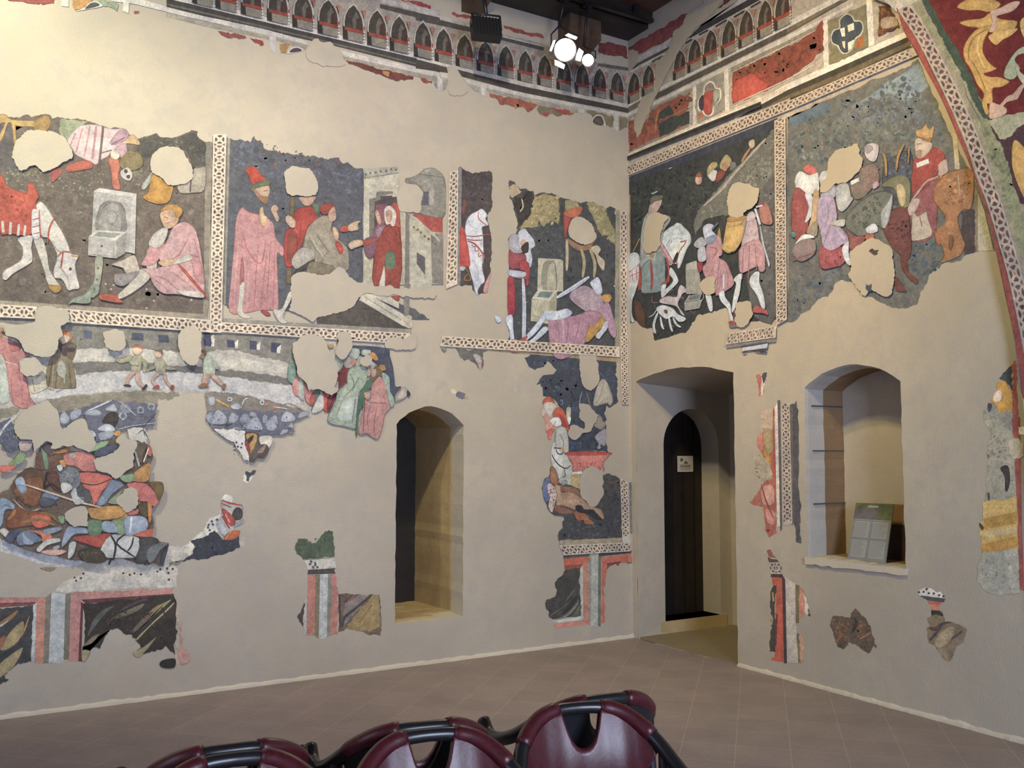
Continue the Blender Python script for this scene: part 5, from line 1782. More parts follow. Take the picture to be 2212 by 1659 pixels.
m 4a4a44 30 60 560,1400 1050,1150 1040,1450 680,1600
m a86040 24 44 320,1500 560,1400 640,1650 340,1770
m 8a3f34 14 40 860,1180 1050,1120 1050,1300 800,1400
l a8683c 26 640,1600 660,1400 700,1310
l 9a6040 20 700,1430 1020,1300
r 3c4442 680,1480 1050,1330 1050,1470 700,1640
r 3f4844 700,1330 820,1260 850,1370 680,1420
C painted_field|long red field
r 8a4434 1570,860 2212,560 2560,370 2640,240 2660,600 2212,960 1570,1245
m a84a3c 50 60 1580,950 2000,800 2000,1050 1590,1220
m 5a3a34 60 60 2050,620 2600,420 2640,600 2100,940
m 7a5038 40 60 1600,860 2200,600 2500,460 1700,930
s b54a3c 1590,980 1700,920 1800,880 1900,940 1990,1040 1590,1230
l cfc4b4 10 1560,865 2212,545 2560,365
l cfc4b4 10 1560,1255 2212,955 2620,730
C painted_quatrefoil|red and green quatrefoil
r 8f8a7c 1140,1030 1460,870 1470,1310 1145,1480
s d5cdbc 1290,965 1350,990 1370,1040 1430,1060 1430,1180 1390,1240 1350,1270 1340,1360 1280,1400 1220,1370 1200,1330 1150,1330 1150,1200 1210,1120 1220,1030
s 8a7d70 1290,990 1330,1000 1360,1060 1410,1080 1410,1180 1370,1240 1335,1280 1320,1350 1270,1380 1230,1340 1210,1300 1170,1290 1170,1200 1230,1120 1240,1040
s a84840 1240,1110 1340,1080 1340,1130 1320,1280 1310,1350 1265,1375 1225,1330 1220,1200
s 4a3a48 1170,1190 1220,1140 1215,1320 1170,1290
s 9aa090 1340,1090 1410,1090 1400,1180 1350,1240
r a8623c 1160,1370 1210,1345 1220,1400 1160,1430
C painted_quatrefoil|dark blue quatrefoil with white bars
T 1700 0 512
r 7a7458 385,200 740,40 760,440 400,600
m 6a6248 16 40 390,210 740,60 750,430 400,590
r a0622c 660,360 730,330 720,420 620,470
s b8bcae 560,125 620,150 640,190 700,195 725,260 700,330 650,370 630,440 590,490 530,510 490,470 470,430 425,410 410,340 440,280 490,260 490,190
s 414b55 560,140 610,160 635,205 690,205 712,262 690,320 640,360 615,440 585,480 540,495 505,465 485,425 435,400 425,345 450,290 505,265 505,190
p d8d0b8 500,270 545,258 550,340 520,345
p d8d0b8 570,240 630,215 635,280 580,300
p d8d0b8 575,400 635,370 610,450 580,480
p c9b9a0 520,390 550,385 550,460 530,440
C painted_field|brown field at the right end of the frieze
r 5a3a2c 860,60 960,60 1010,140 1060,260 860,345
m 8a5a34 16 40 870,70 1010,140 1050,260 870,330
s a08a70 890,180 1010,160 1040,240 900,270
C plaster_infill|bare plaster scar running down from the ceiling
T 1300 0 400
x 1225,-60 1220,40 1040,150 1000,220 960,310 860,380 850,450 760,680 640,740 580,900 500,1140 400,1420 400,1500 430,1640 470,1600 580,1300 740,1000 860,740 1040,450 1160,320 1250,240 1380,100 1490,-60
T 1300 0 400
V 390,870,1215,150 565,780,1125,150 940,600,930,150 1120,470,840,165 1310,360,750,170 1530,245,650,175 1740,130,545,180 1965,10,435,185 2175,-110,330,190
W L
T 900 0 512
K c3b298
P painted_frieze|painted cornice with a row of pointed arches along the top of the left wall|wall painting
C painted_ground
r ab9d88 -10,100 500,230 1200,420 1400,500 1600,540 1720,590 1980,650 1970,960 0,520 -400,420 -1950,60 -1950,-400 -400,-150
T 450 0 500
r ab9d88 0,60 2212,590 2212,100 1660,-10 900,-60 0,-60
T 900 0 512
C painted_red_band|broken red strips and a red block near the corner
r a8433a -10,20 130,50 135,80 0,50
r a3453c 330,115 520,160 500,175 330,135
r a8503c 810,238 1170,320 1185,360 1000,320 820,265
r 8f3f34 1690,400 1820,400 1960,430 1970,550 1700,490
T 450 0 500
r a3423a 1830,0 1990,10 2130,70 2110,90 1880,20
T 900 0 512
C painted_bands|pale and dark cornice lines
p c3b8a8 -10,95 500,215 500,255 -10,130
p c3b8a8 800,330 1190,430 1180,450 800,355
p 5a5348 -10,130 500,255 500,300 -10,190
p 5a5348 790,345 1190,440 1180,475 790,375
p 6a6052 1690,590 1975,630 1975,662 1690,620
T 450 0 500
p c3b8a8 1680,-10 2212,110 2212,160 1640,20
p 5a5348 1640,40 1700,50 2212,170 2212,225 1640,80
p d5c9b6 -400,-75 0,28 1000,275 2212,560 2212,612 1000,322 0,80 -400,-15
p 4a4640 -400,-15 0,80 1000,322 2212,612 2212,692 1150,425 1090,400 1000,395 0,165 -400,65
l 6e6858 20 -400,40 0,135 1000,370 2212,665
p d3c7b4 -400,75 0,165 500,270 900,378 960,430 640,350 0,212 -400,110
p d3c7b4 1250,480 1290,490 2212,695 2212,745 1310,540
p a79c84 -400,110 0,212 580,350 590,380 0,262 -400,160
p a79c84 650,360 950,435 930,480 650,390
p a79c84 1280,540 2180,740 2160,775 1300,570
p d5cab8 580,345 640,350 640,515 590,475
T 900 0 512
p cdbfa8 0,512 1000,768 1960,970 1975,1010 1000,808 0,555
p 51493e -10,555 280,630 290,680 -10,640
p 51493e 380,650 1000,808 1975,1012 1975,1055 1000,870 420,715
p cfc3ac -10,640 290,690 300,735 -10,675
p cfc3ac 440,735 1000,868 1960,1060 1975,1095 1000,905 480,785
p a8a08a 480,790 620,830 600,870 540,850
p a8a08a 650,825 1500,1020 1500,1055 660,855
p b8ae94 1560,1030 1960,1095 1975,1130 1570,1045
p cfc5b0 595,800 645,810 640,900 605,885
p cfc5b0 1510,1010 1560,1015 1560,1060 1515,1060
p cfc5b0 1835,1070 1880,1075 1880,1220 1840,1210
p cfc5b0 190,720 240,735 235,855 195,845
p a39a84 150,700 190,715 190,830 165,800
p a39a84 240,740 295,745 270,830 245,850
r 8a7a5c 1885,1090 1970,1110 1960,1190 1890,1220
C painted_scraps|red and ochre remnants hanging below the cornice
r a85a40 675,870 720,880 1000,940 1140,970 1100,1010 1040,1050 980,1000 900,995 790,980 740,920 680,900
m b9683c 16 30 760,910 1120,970 1060,1030 800,970
r 8a7c58 1140,980 1250,1000 1360,1030 1370,1060 1330,1085 1270,1060 1210,1090 1150,1070 1120,1020
r b0483c 1250,1000 1370,1020 1470,1060 1400,1070 1300,1040
r b0483c 1160,1050 1240,1050 1210,1092
r a8683c 1390,1050 1470,1050 1430,1080
r b5503c 35,730 90,740 150,770 90,780 60,770
r 8a7a50 1570,1030 1830,1080 1820,1190 1740,1170 1640,1150 1640,1090
s d5c9b0 1630,1150 1660,1080 1730,1075 1765,1170 1740,1175
s 5f5348 1640,1140 1670,1090 1720,1090 1745,1160 1700,1170
T 450 0 500
r 8f4a44 90,300 160,310 350,345 370,365 300,375 240,360 180,365 130,340
r a33f3a 390,360 520,395 530,430 480,420 430,400
r b3873c 680,420 780,420 740,510 690,510
s d3c7b4 740,515 790,460 850,445 910,470 890,490 820,510
s 5a4650 775,505 800,470 850,460 890,480 870,495
r 7a3f34 1310,575 1500,620 1700,670 1960,740 1950,765 1840,760 1820,775 1700,740 1540,680 1400,630
r c08a3c 1660,680 1730,690 1720,735 1680,720
r 9a4a3c 2030,750 2140,780 2130,800 2060,790
T 0 0 500
r 9a4a40 30,-20 520,-20 515,35 400,45 250,30 130,15
p d8cdb6 585,-10 655,-10 655,70 585,60
r c08a40 690,-10 900,-10 820,60 790,90 710,95
s ddd2bc 720,110 800,80 850,30 900,15 950,30 980,55 960,70 850,90
s 5a5450 815,90 850,45 900,25 950,45 930,65
r 8f9a78 930,0 1130,40 1120,110 1060,75 960,40
p d8cdb6 1180,0 1235,20 1225,130 1170,110
r a05048 1280,110 1330,110 1320,130 1280,130
p d5c9b6 1070,-10 1330,-10 1690,100 2000,170 2212,212 2212,260 1700,145 1300,45 1070,15
C plaster_infill
T 450 0 500
x 940,460 970,420 1000,380 1040,370 1070,400 1100,410 1160,400 1190,430 1250,500 1280,570 1310,620 1100,640 940,560
T 900 0 512
x 290,800 300,640 330,625 370,640 400,690 440,760 480,850 400,900 300,880
T 900 0 512
V 60,215,545,165 250,272,590,165 445,330,635,165 640,390,680,160 830,432,725,150 1010,480,768,145 1190,520,808,140 1370,565,850,140 1540,600,885,135 1700,640,915,130 1862,678,945,130
T 450 0 500
V -55,-270,60,200 170,-215,110,200 410,-155,165,200 660,-95,225,200 900,-40,285,195 1140,12,345,195 1380,60,400,195 1605,112,455,185 1815,168,505,175 2040,225,560,170
W A
T 1700 0 512
K a5947c
P painted_arch|painted arch face with interlace border and golden leaf scrolls on crimson|wall painting
C painted_ground
s 8a7f6a 860,-60 950,40 1040,120 1095,300 1200,475 1300,660 1430,900 1530,1120 1620,1340 1682,1480 1765,1698 1869,1990 1963,2406 2036,2750 2130,3197 2200,3700 2600,3700 2600,-60
s ada08e 865,-60 950,40 1040,115 1150,50 1240,-10 1240,-60
r 6a1f22 1300,-40 2500,-40 2500,1250 2180,1130 1900,1120 1840,1020 1780,880 1700,700 1600,520 1500,350 1400,180
r 3b4a3e 1230,-40 1310,-40 1420,180 1520,350 1630,540 1730,720 1790,890 1860,1050 1900,1130 1830,1100 1740,950 1680,780 1590,620 1480,430 1390,250 1300,100
r 84805e 1190,20 1240,20 1330,180 1430,350 1540,560 1640,750 1700,930 1790,1060 1900,1130 2000,1250 2060,1400 2100,1659 2200,2000 2300,2400 2200,2400 2040,1900 1930,1560 1840,1300 1760,1080 1660,850 1540,620 1420,430 1300,240 1200,80
m 5c6a50 60 40 1800,1080 2000,1250 2090,1659 2200,2100 2050,1900 1900,1500
r 4a3038 1900,1180 2000,1200 2100,1180 2250,1140 2500,1250 2500,1900 2180,1900 2080,1600 2020,1380 1950,1280
r 9a9274 1880,1130 2000,1080 2500,1000 2500,1250 2200,1160 2080,1280 1990,1300
C red_edge|dark red edge of the arch
s 8a4038 1040,120 1095,300 1200,475 1300,660 1430,900 1530,1120 1620,1340 1682,1480 1765,1698 1869,1990 1963,2406 2036,2750 2130,3197 2200,3700 2270,3700 2192,3197 2078,2646 1973,2260 1869,1906 1770,1659 1710,1470 1650,1300 1500,950 1330,600 1200,330 1030,85
C guilloche_band|curving white interlace border
Q 78,66 1095,65 1250,300 1380,545 1530,850 1685,1190 1780,1440 1855,1669 1940,1900 2041,2250 2140,2604 2265,3197 2330,3600
C gold_leaf_scroll|golden acanthus scroll
T 1700 0 512
s b98a3c 1590,70 1650,10 1750,-20 1900,-10 2000,40 1900,110 1790,95 1700,100
s b98a3c 1610,210 1700,185 1830,170 1900,120 2000,180 2150,200 2100,300 2000,330 1900,300 1780,260 1690,250
s b98a3c 1660,560 1650,460 1700,350 1780,270 1900,240 1880,300 1840,390 1830,480 1870,560 1930,620 1960,640 1900,670 1840,690 1900,720 1980,720 2080,760 2010,810 1930,820 1920,860 1920,960 1870,970 1890,1040 1860,1070 1820,960 1840,880 1780,790 1740,700 1700,620
s c99a48 1880,340 1960,300 2080,270 2160,270 2080,340 2020,370 1960,420 1920,400
l 8f6a2c 14 1700,560 1700,450 1760,340 1880,270
l 8f6a2c 12 1720,560 1800,700 1860,860
l d3a858 16 1800,330 1780,470 1850,640
s b98a3c 2110,1340 2150,1310 2250,1400 2400,1420 2400,1900 2250,1900 2130,1650 2100,1480
s c99f4c 2180,200 2260,140 2400,100 2400,420 2280,420 2200,330
C painted_cherub|pale limbs of small figures among the scrolls
s c99a84 1900,110 2000,70 2100,20 2180,20 2120,100 2000,140 1960,160 1960,260 1920,300 1890,290 1920,200
s 9a9a7c 2060,600 2100,530 2200,440 2400,430 2400,520 2200,500 2130,560 2180,640 2120,740 2030,720 2040,640
s b9907c 1980,990 2060,900 2110,880 2180,800 2230,780 2180,880 2150,930 2050,960 1990,1060 2030,1080 1930,1090 1900,1060
s bd947c 1900,960 1960,970 2050,1010 2040,1070 1920,1110 1890,1080
s b0a488 2130,600 2212,700 2400,720 2400,800 2200,780
"""
# ------------------------------------------------------------------ wall paintings
def inside(x, y, pts):
    r = False; j = len(pts) - 1
    for i in range(len(pts)):
        if (pts[i][1] > y) != (pts[j][1] > y) and x < (pts[j][0] - pts[i][0]) * (y - pts[i][1]) / (pts[j][1] - pts[i][1]) + pts[i][0]:
            r = not r
        j = i
    return r

class Painter:
    def __init__(self):
        self.axis = ('y', YL); self.nrm = Vector((0, -1, 0)); self.tile = (0, 0, 1.0)
        self.K = hexlin('c8b79c'); self.root = None; self.cur = None; self.kids = []
        self.depth = 0.0; self.seed = 1; self.veil = 0.05; self.desat = 0.10; self.under = None
    # coordinates
    def wall(self, p):
        x0, y0, s = self.tile
        return hit(x0 + p[0] * s, y0 + p[1] * s, self.axis[0], self.axis[1])
    def colour(self, h):
        c = hexlin(h)
        c = [(x * (1 - self.desat) + (0.3 * c[0] + 0.59 * c[1] + 0.11 * c[2]) * self.desat) for x in c]
        v = self.veil; g = (0.50, 0.45, 0.40)      # pale light haze mixed into the paint, lifting its darks
        return tuple(max(0.004, min(0.86, c[i] / self.K[i] * PLASTER[i])) * (1 - v) + g[i] * v for i in range(3)) + (1.0,)
    def new_child(self, name, label):
        self.cur = dict(name=name, label=label, verts=[], faces=[], cols=[], plaster=(name == 'plaster_infill'))
        self.kids.append(self.cur)
    def add_face(self, pts3, c):
        b = len(self.cur['verts'])
        self.cur['verts'] += pts3
        self.cur['faces'].append(tuple(range(b, b + len(pts3)))); self.cur['cols'].append(c)
    def step(self):
        self.depth += 0.00007
        return self.nrm * self.depth
    def poly(self, pts, c):
        off = self.step()
        self.add_face([self.wall(p) + off for p in pts], c)
    def modelled(self, pts, c):
        s = self.tile[2]
        ar = 0.5 * abs(sum(a[0] * b[1] - b[0] * a[1] for a, b in zip(pts, pts[1:] + pts[:1]))) * s * s
        self.poly(pts, c)
        if ar < 60: return
        # brushed contour, as the painter drew it
        w = min(2.2, 0.9 + ar / 2500) / s
        dk = tuple(v * 0.62 for v in c[:3]) + (1,)
        off = self.step(); n = len(pts)
        sg = 1 if sum(a[0] * b[1] - b[0] * a[1] for a, b in zip(pts, pts[1:] + pts[:1])) > 0 else -1
        I = []
        for i in range(n):
            a, b = pts[i - 1], pts[(i + 1) % n]
            dx, dy = b[0] - a[0], b[1] - a[1]; l = math.hypot(dx, dy) or 1
            k = 0.55 + 0.45 * math.sin(i * 0.7 + self.seed)
            I.append((pts[i][0] - sg * dy / l * w * k, pts[i][1] + sg * dx / l * w * k))
        O3 = [self.wall(q) + off for q in pts]; I3 = [self.wall(q) + off for q in I]
        for i in range(n):
            j = (i + 1) % n
            self.add_face([O3[i], O3[j], I3[j], I3[i]], dk)
        self.seed += 1
        if ar < 250: return
        cx, cy = sum(q[0] for q in pts) / n, sum(q[1] for q in pts) / n
        for k, f, sh in ((0.66, 1.07, 0.02), (0.38, 1.14, 0.05)):
            q = [(cx + (x - cx) * k - sh * 20 / s * 0.3, cy + (y - cy) * k - sh * 30 / s * 0.3) for x, y in pts]
            if all(inside(x, y, pts) for x, y in q):
                self.poly(q, tuple(min(0.86, v * f) for v in c[:3]) + (1,))
    def strip(self, pts, w, c, taper=True):
        off = self.step()
        n = len(pts); L = []; R = []
        for i, p in enumerate(pts):
            a = pts[max(0, i - 1)]; b = pts[min(n - 1, i + 1)]
            dx, dy = b[0] - a[0], b[1] - a[1]; l = math.hypot(dx, dy) or 1
            t = i / max(1, n - 1)
            ww = w * 0.5 * (0.45 + 0.55 * math.sin(math.pi * min(1, max(0, t))) ** 0.5 if taper and n > 2 else 1.0)
            L.append((p[0] - dy / l * ww, p[1] + dx / l * ww)); R.append((p[0] + dy / l * ww, p[1] - dx / l * ww))
        L = [self.wall(p) + off for p in L]; R = [self.wall(p) + off for p in R]
        for i in range(n - 1):
            self.add_face([L[i], L[i + 1], R[i + 1], R[i]], c)
    def rough(self, pts):
        s = self.tile[2]; rnd = random.Random(self.seed); self.seed += 1
        cur = [tuple(p) for p in pts]
        amp = 0.10
        for _ in range(4):
            out = []; done = True
            for i, p in enumerate(cur):
                q = cur[(i + 1) % len(cur)]
                out.append(p)
                l = math.hypot(q[0] - p[0], q[1] - p[1])
                if l * s > 4.0:
                    done = False
                    d = rnd.gauss(0, amp * min(l, 14 / s))
                    out.append(((p[0] + q[0]) / 2 - (q[1] - p[1]) / l * d, (p[1] + q[1]) / 2 + (q[0] - p[0]) / l * d))
            cur = out
            if done or len(cur) > 900: break
        return cur
    def dabs(self, h, n, size, pts):
        rnd = random.Random(self.seed); self.seed += 1
        xs = [p[0] for p in pts]; ys = [p[1] for p in pts]
        off = self.step(); k = 0; tries = 0
        base = self.colour(h)
        if self.under: base = tuple(0.55 * a + 0.45 * b for a, b in zip(base, self.under))
        while k < n and tries < n * 30:
            tries += 1
            x, y = rnd.uniform(min(xs), max(xs)), rnd.uniform(min(ys), max(ys))
            ins = inside(x, y, pts)
            if not ins: continue
            a = rnd.uniform(0, math.pi); ca, sa = math.cos(a), math.sin(a)
            r1 = size * rnd.uniform(0.4, 1.2) * 0.75; r2 = r1 * rnd.uniform(0.35, 0.8)
            f = rnd.uniform(0.85, 1.15)
            c = tuple(min(0.86, v * f) for v in base[:3]) + (1,)
            q = []
            for i in range(6):
                t = i * math.pi / 3
                u, v = r1 * math.cos(t) * rnd.uniform(0.75, 1.2), r2 * math.sin(t) * rnd.uniform(0.75, 1.2)
                q.append((x + u * ca - v * sa, y + u * sa + v * ca))
            off2 = off + self.nrm * (0.00002 * (k % 5))
            self.add_face([self.wall(p) + off2 for p in q], c)
            k += 1
        self.depth += 0.0001
    def cells(self, frames, n, light, dark, gold):
        """interlace pattern; frames(u, v) -> wall point, u in 0..1 along, v in 0..1 across"""
        off = self.step(); o2 = self.step(); o3 = self.step()
        N = max(2, int(n * 2))
        for i in range(N):
            u0, u1 = i / N, (i + 1) / N
            self.add_face([frames(u0, 0) + off, frames(u1, 0) + off, frames(u1, 1) + off, frames(u0, 1) + off], light)
        rnd = random.Random(self.seed); self.seed += 1
        def piece(pts, c, o):
            self.add_face([frames(u, v) + o for u, v in pts], c)
        i = 0
        while i + 1 <= n + 0.35:
            cu, du = (i + 0.5) / n, 0.5 / n
            f = rnd.uniform(0.8, 1.25)
            dk = tuple(min(0.8, v * f) for v in dark[:3]) + (1,)
            R1, R2 = 0.86, 0.40
            for q in range(4):          # four dark lenses round a pale star
                a = math.pi / 2 * q
                pts = []
                for t in (-0.60, -0.22, 0.22, 0.60):
                    pts.append((a + t, R1))
                for t in (0.30, -0.30):
                    pts.append((a + t, R2))
                piece([(cu + du * r * math.cos(b), 0.5 + 0.43 * r * math.sin(b)) for b, r in pts], dk, o2)
            piece([(cu + du * 0.2 * math.cos(b), 0.5 + 0.40 * 0.2 * math.sin(b)) for b in [k * math.pi / 2 for k in range(4)]], gold, o3)
            if i + 1 < n:
                for v0, v1 in ((0.10, 0.28), (0.90, 0.72)):
                    piece([(cu + du * 0.72, v0), (cu + du * 1.28, v0), (cu + du * 1.0, v1)], dk, o2)
            i += 1
    def bay(self, cx, ap, base, w, slope):
        h = base - ap; hw = w * 0.45
        def P(dx, t): return (cx + dx, base + slope * dx - t * h)
        def arch(k, top, t0=0.0):
            return [P(-hw * k, t0), P(-hw * k, .48), P(-hw * k * .88, .68), P(-hw * k * .55, .86), P(0, top), P(hw * k * .55, .86), P(hw * k * .88, .68), P(hw * k, .48), P(hw * k, t0)]
        C = self.colour
        self.poly(arch(1.14, 1.07, .30), C('c6bba8'))
        self.poly(arch(1.0, 1.0), C('4d453a'))
        self.poly([P(-hw * .1, .30), P(-hw * .15, .60), P(hw * .25, .82), P(hw * .62, .66), P(hw * .7, .30)], C('6f6658'))
        self.poly([P(hw * .2, .34), P(hw * .3, .62), P(hw * .62, .7), P(hw * .92, .5), P(hw * .92, .34)], C('523a30'))
        self.poly([P(-hw, 0), P(-hw, .24), P(hw, .24), P(hw, 0)], C('8d836f'))
        self.poly([P(-hw * 1.15, 0), P(-hw * 1.15, .36), P(-hw * .72, .30), P(-hw * .62, 0)], C('3a3632'))
        self.poly([P(-hw, .25), P(-hw, .34), P(hw * 1.1, .34), P(hw * 1.1, .25)], C('a2402f'))
        for k in range(4):
            t = 0.02 + 0.085 * k
            self.poly([P(hw * 1.02, t), P(hw * 1.22, t + .03), P(hw * 1.12, t + .075), P(hw * 1.05, t + .05)], C('d6cdba'))
        self.poly([P(hw * 1.02, .36), P(hw * 1.2, .36), P(hw * 1.2, .46), P(hw * 1.05, .46)], C('a5452f'))
        self.poly([P(hw * 0.85, .92), P(hw * 1.4, .92), P(hw * 1.13, .70)], C('b0705a'))
    # building
    def finish(self):
        if self.root is None or not self.kids: return
        name, label, cat, group = self.root
        allv = [v for k in self.kids for v in k['verts']]
        if not allv: return
        lo = Vector((min(v.x for v in allv), min(v.y for v in allv), min(v.z for v in allv)))
        hi = Vector((max(v.x for v in allv), max(v.y for v in allv), max(v.z for v in allv)))
        base = Vector(((lo.x + hi.x) / 2, (lo.y + hi.y) / 2, lo.z))
        if self.axis[0] == 'y': base.y = YL
        else: base.x = self.axis[1]
        r = empty(name, base)
        tag(r, label, cat, group)
        merged = {}
        for k in self.kids:
            if not k['faces']: continue
            if k['plaster'] and 'plaster' in merged and False: pass
            me = bpy.data.meshes.new(k['name'])
            me.from_pydata([tuple(v - base) for v in k['verts']], [], k['faces'])
            if not k['plaster']:
                a = me.color_attributes.new('Col', 'FLOAT_COLOR', 'CORNER')
                buf = []
                for p, c in zip(me.polygons, k['cols']):
                    buf += list(c) * p.loop_total
                a.data.foreach_set('color', buf)
            me.materials.append(M_FRESCO)
            if k['plaster']:
                me.materials.clear(); me.materials.append(M_PLASTER)
                if any(c is not None for c in k['cols']):
                    me.materials.append(M_FRESCO)
                    a = me.color_attributes.new('Col', 'FLOAT_COLOR', 'CORNER')
                    buf = []
                    for p, c in zip(me.polygons, k['cols']):
                        buf += list(c or (1, 1, 1, 1)) * p.loop_total
                        p.material_index = 0 if c is None else 1
                    a.data.foreach_set('color', buf)
            o = bpy.data.objects.new(k['name'], me); col.objects.link(o); o.parent = r
            if k['label']: o['label'] = k['label']
        self.kids = []; self.cur = None
    def run(self, text):
        side = 'L'
        for ln in text.split('\n'):
            if not ln.strip(): continue
            op, _, rest = ln.partition(' ')
            if op == 'W':
                self.finish(); side = rest.strip()
                self.axis = {'L': ('y', YL), 'R': ('x', XR), 'A': ('x', ARCH_X)}[side]
                self.nrm = Vector((0, -1, 0)) if side == 'L' else Vector((-1, 0, 0))
            elif op == 'T':
                a = [float(v) for v in rest.split()]
                self.tile = (a[0], a[1], a[2] / (a[3] if len(a) > 3 else 2212.0))
            elif op == 'K':
                self.K = hexlin(rest.strip())
            elif op == 'F':
                f = [float(v) for v in rest.split()]; self.veil = f[0]; self.desat = f[1] if len(f) > 1 else 0.10
            elif op == 'P':
                self.finish()
                f = rest.split('|')
                self.root = (f[0], f[1], f[2], f[3] if len(f) > 3 else None); self.depth = 0.0007
            elif op == 'C':
                self.under = None
                f = rest.split('|')
                self.new_child(f[0].strip(), f[1] if len(f) > 1 else None)
            else:
                tok = rest.split()
                pts = [tuple(float(v) for v in t.split(',')) for t in tok if ',' in t and t.count(',') == 1]
                if op == 'r':
                    self.under = self.colour(tok[0]); self.poly(self.rough(pts), self.under)
                elif op == 's': self.modelled(catmull(pts, 3, True), self.colour(tok[0]))
                elif op == 'p': self.poly(pts, self.colour(tok[0]))
                elif op == 'x':
                    if self.cur['faces']: self.new_child(self.cur['name'], self.cur['label'])
                    self.poly(self.rough(catmull(pts, 2, True)), None)
                elif op == 'l': self.strip(catmull(pts, 3, False) if len(pts) > 2 else pts, float(tok[1]), self.colour(tok[0]))
                elif op == 'd':
                    r = float(tok[1]); c = self.colour(tok[0]); rnd = random.Random(self.seed); self.seed += 1
                    off = self.step()
                    for x, y in pts:
                        self.add_face([self.wall((x + r * math.cos(k * .785) * rnd.uniform(.75, 1.15), y + r * math.sin(k * .785) * rnd.uniform(.75, 1.15))) + off for k in range(8)], c)
                elif op == 'm': self.dabs(tok[0], int(tok[1]), float(tok[2]), pts)
                elif op in 'GQ':
                    if self.cur['faces'] and self.cur['name'] == 'guilloche_band': self.new_child('guilloche_band', self.cur['label'])
                    lt, dk, gd = ((0.61, 0.56, 0.515, 1) if side == 'L' else (0.50, 0.47, 0.475, 1)), (0.15, 0.115, 0.105, 1), (0.42, 0.35, 0.25, 1)
                    if op == 'G':
                        A, B, Cc, D = [self.wall(p) for p in pts]
                        L1, L2 = (B - A).length + (Cc - D).length, (D - A).length + (Cc - B).length
                        if L1 >= L2:
                            fr = lambda u, v: A.lerp(B, u).lerp(D.lerp(Cc, u), v)
                        else:
                            fr = lambda u, v: A.lerp(D, u).lerp(B.lerp(Cc, u), v)
                        self.cells(fr, float(tok[0]), lt, dk, gd)
                    else:
                        n, hw = [float(v) for v in tok[0].split(',')]
                        pth = catmull(pts[1:], 8, False)
                        P3 = [self.wall(p) for p in pth]
                        cum = [0.0]
                        for a, b in zip(P3, P3[1:]): cum.append(cum[-1] + (b - a).length)
                        wid = []
                        for i, p in enumerate(pth):
                            a = pth[max(0, i - 1)]; b = pth[min(len(pth) - 1, i + 1)]
                            dx, dy = b[0] - a[0], b[1] - a[1]; l = math.hypot(dx, dy)
                            wid.append((self.wall((p[0] - dy / l * hw, p[1] + dx / l * hw)), self.wall((p[0] + dy / l * hw, p[1] - dx / l * hw))))
                        def fr(u, v):
                            d = max(0.0, min(1.0, u)) * cum[-1]
                            i = 0
                            while i < len(cum) - 2 and cum[i + 1] < d: i += 1
                            t = (d - cum[i]) / max(1e-9, cum[i + 1] - cum[i])
                            return wid[i][0].lerp(wid[i + 1][0], t).lerp(wid[i][1].lerp(wid[i + 1][1], t), v)
                        n = round(cum[-1] / 0.115)
                        self.cells(fr, n, (0.43, 0.405, 0.43, 1), (0.13, 0.085, 0.105, 1), (0.34, 0.13, 0.13, 1))
                elif op == 'V':
                    sl = 0.235 if side == 'L' else -0.50
                    for t in tok:
                        a = [float(v) for v in t.split(',')]
                        self.new_child('painted_arch_bay', None)
                        self.bay(a[0], a[1], a[2], a[3], sl)
        self.finish()

PAINTER = Painter()
PAINTER.run(PAINT)
# ------------------------------------------------------------------ chairs
RAIL = [(0, .235, .790), (.07, .231, .787), (.13, .213, .772), (.18, .178, .742), (.22, .125, .700), (.247, .04, .648), (.263, -.06, .610), (.270, -.15, .602), (.273, -.205, .636)]
def rail_at(x):
    x = abs(x)
    for a, b in zip(RAIL, RAIL[1:]):
        if a[0] <= x <= b[0]:
            t = (x - a[0]) / (b[0] - a[0])
            return a[1] + (b[1] - a[1]) * t, a[2] + (b[2] - a[2]) * t
    return RAIL[-1][1:]
RAIL_S = catmull(RAIL, 4, False)

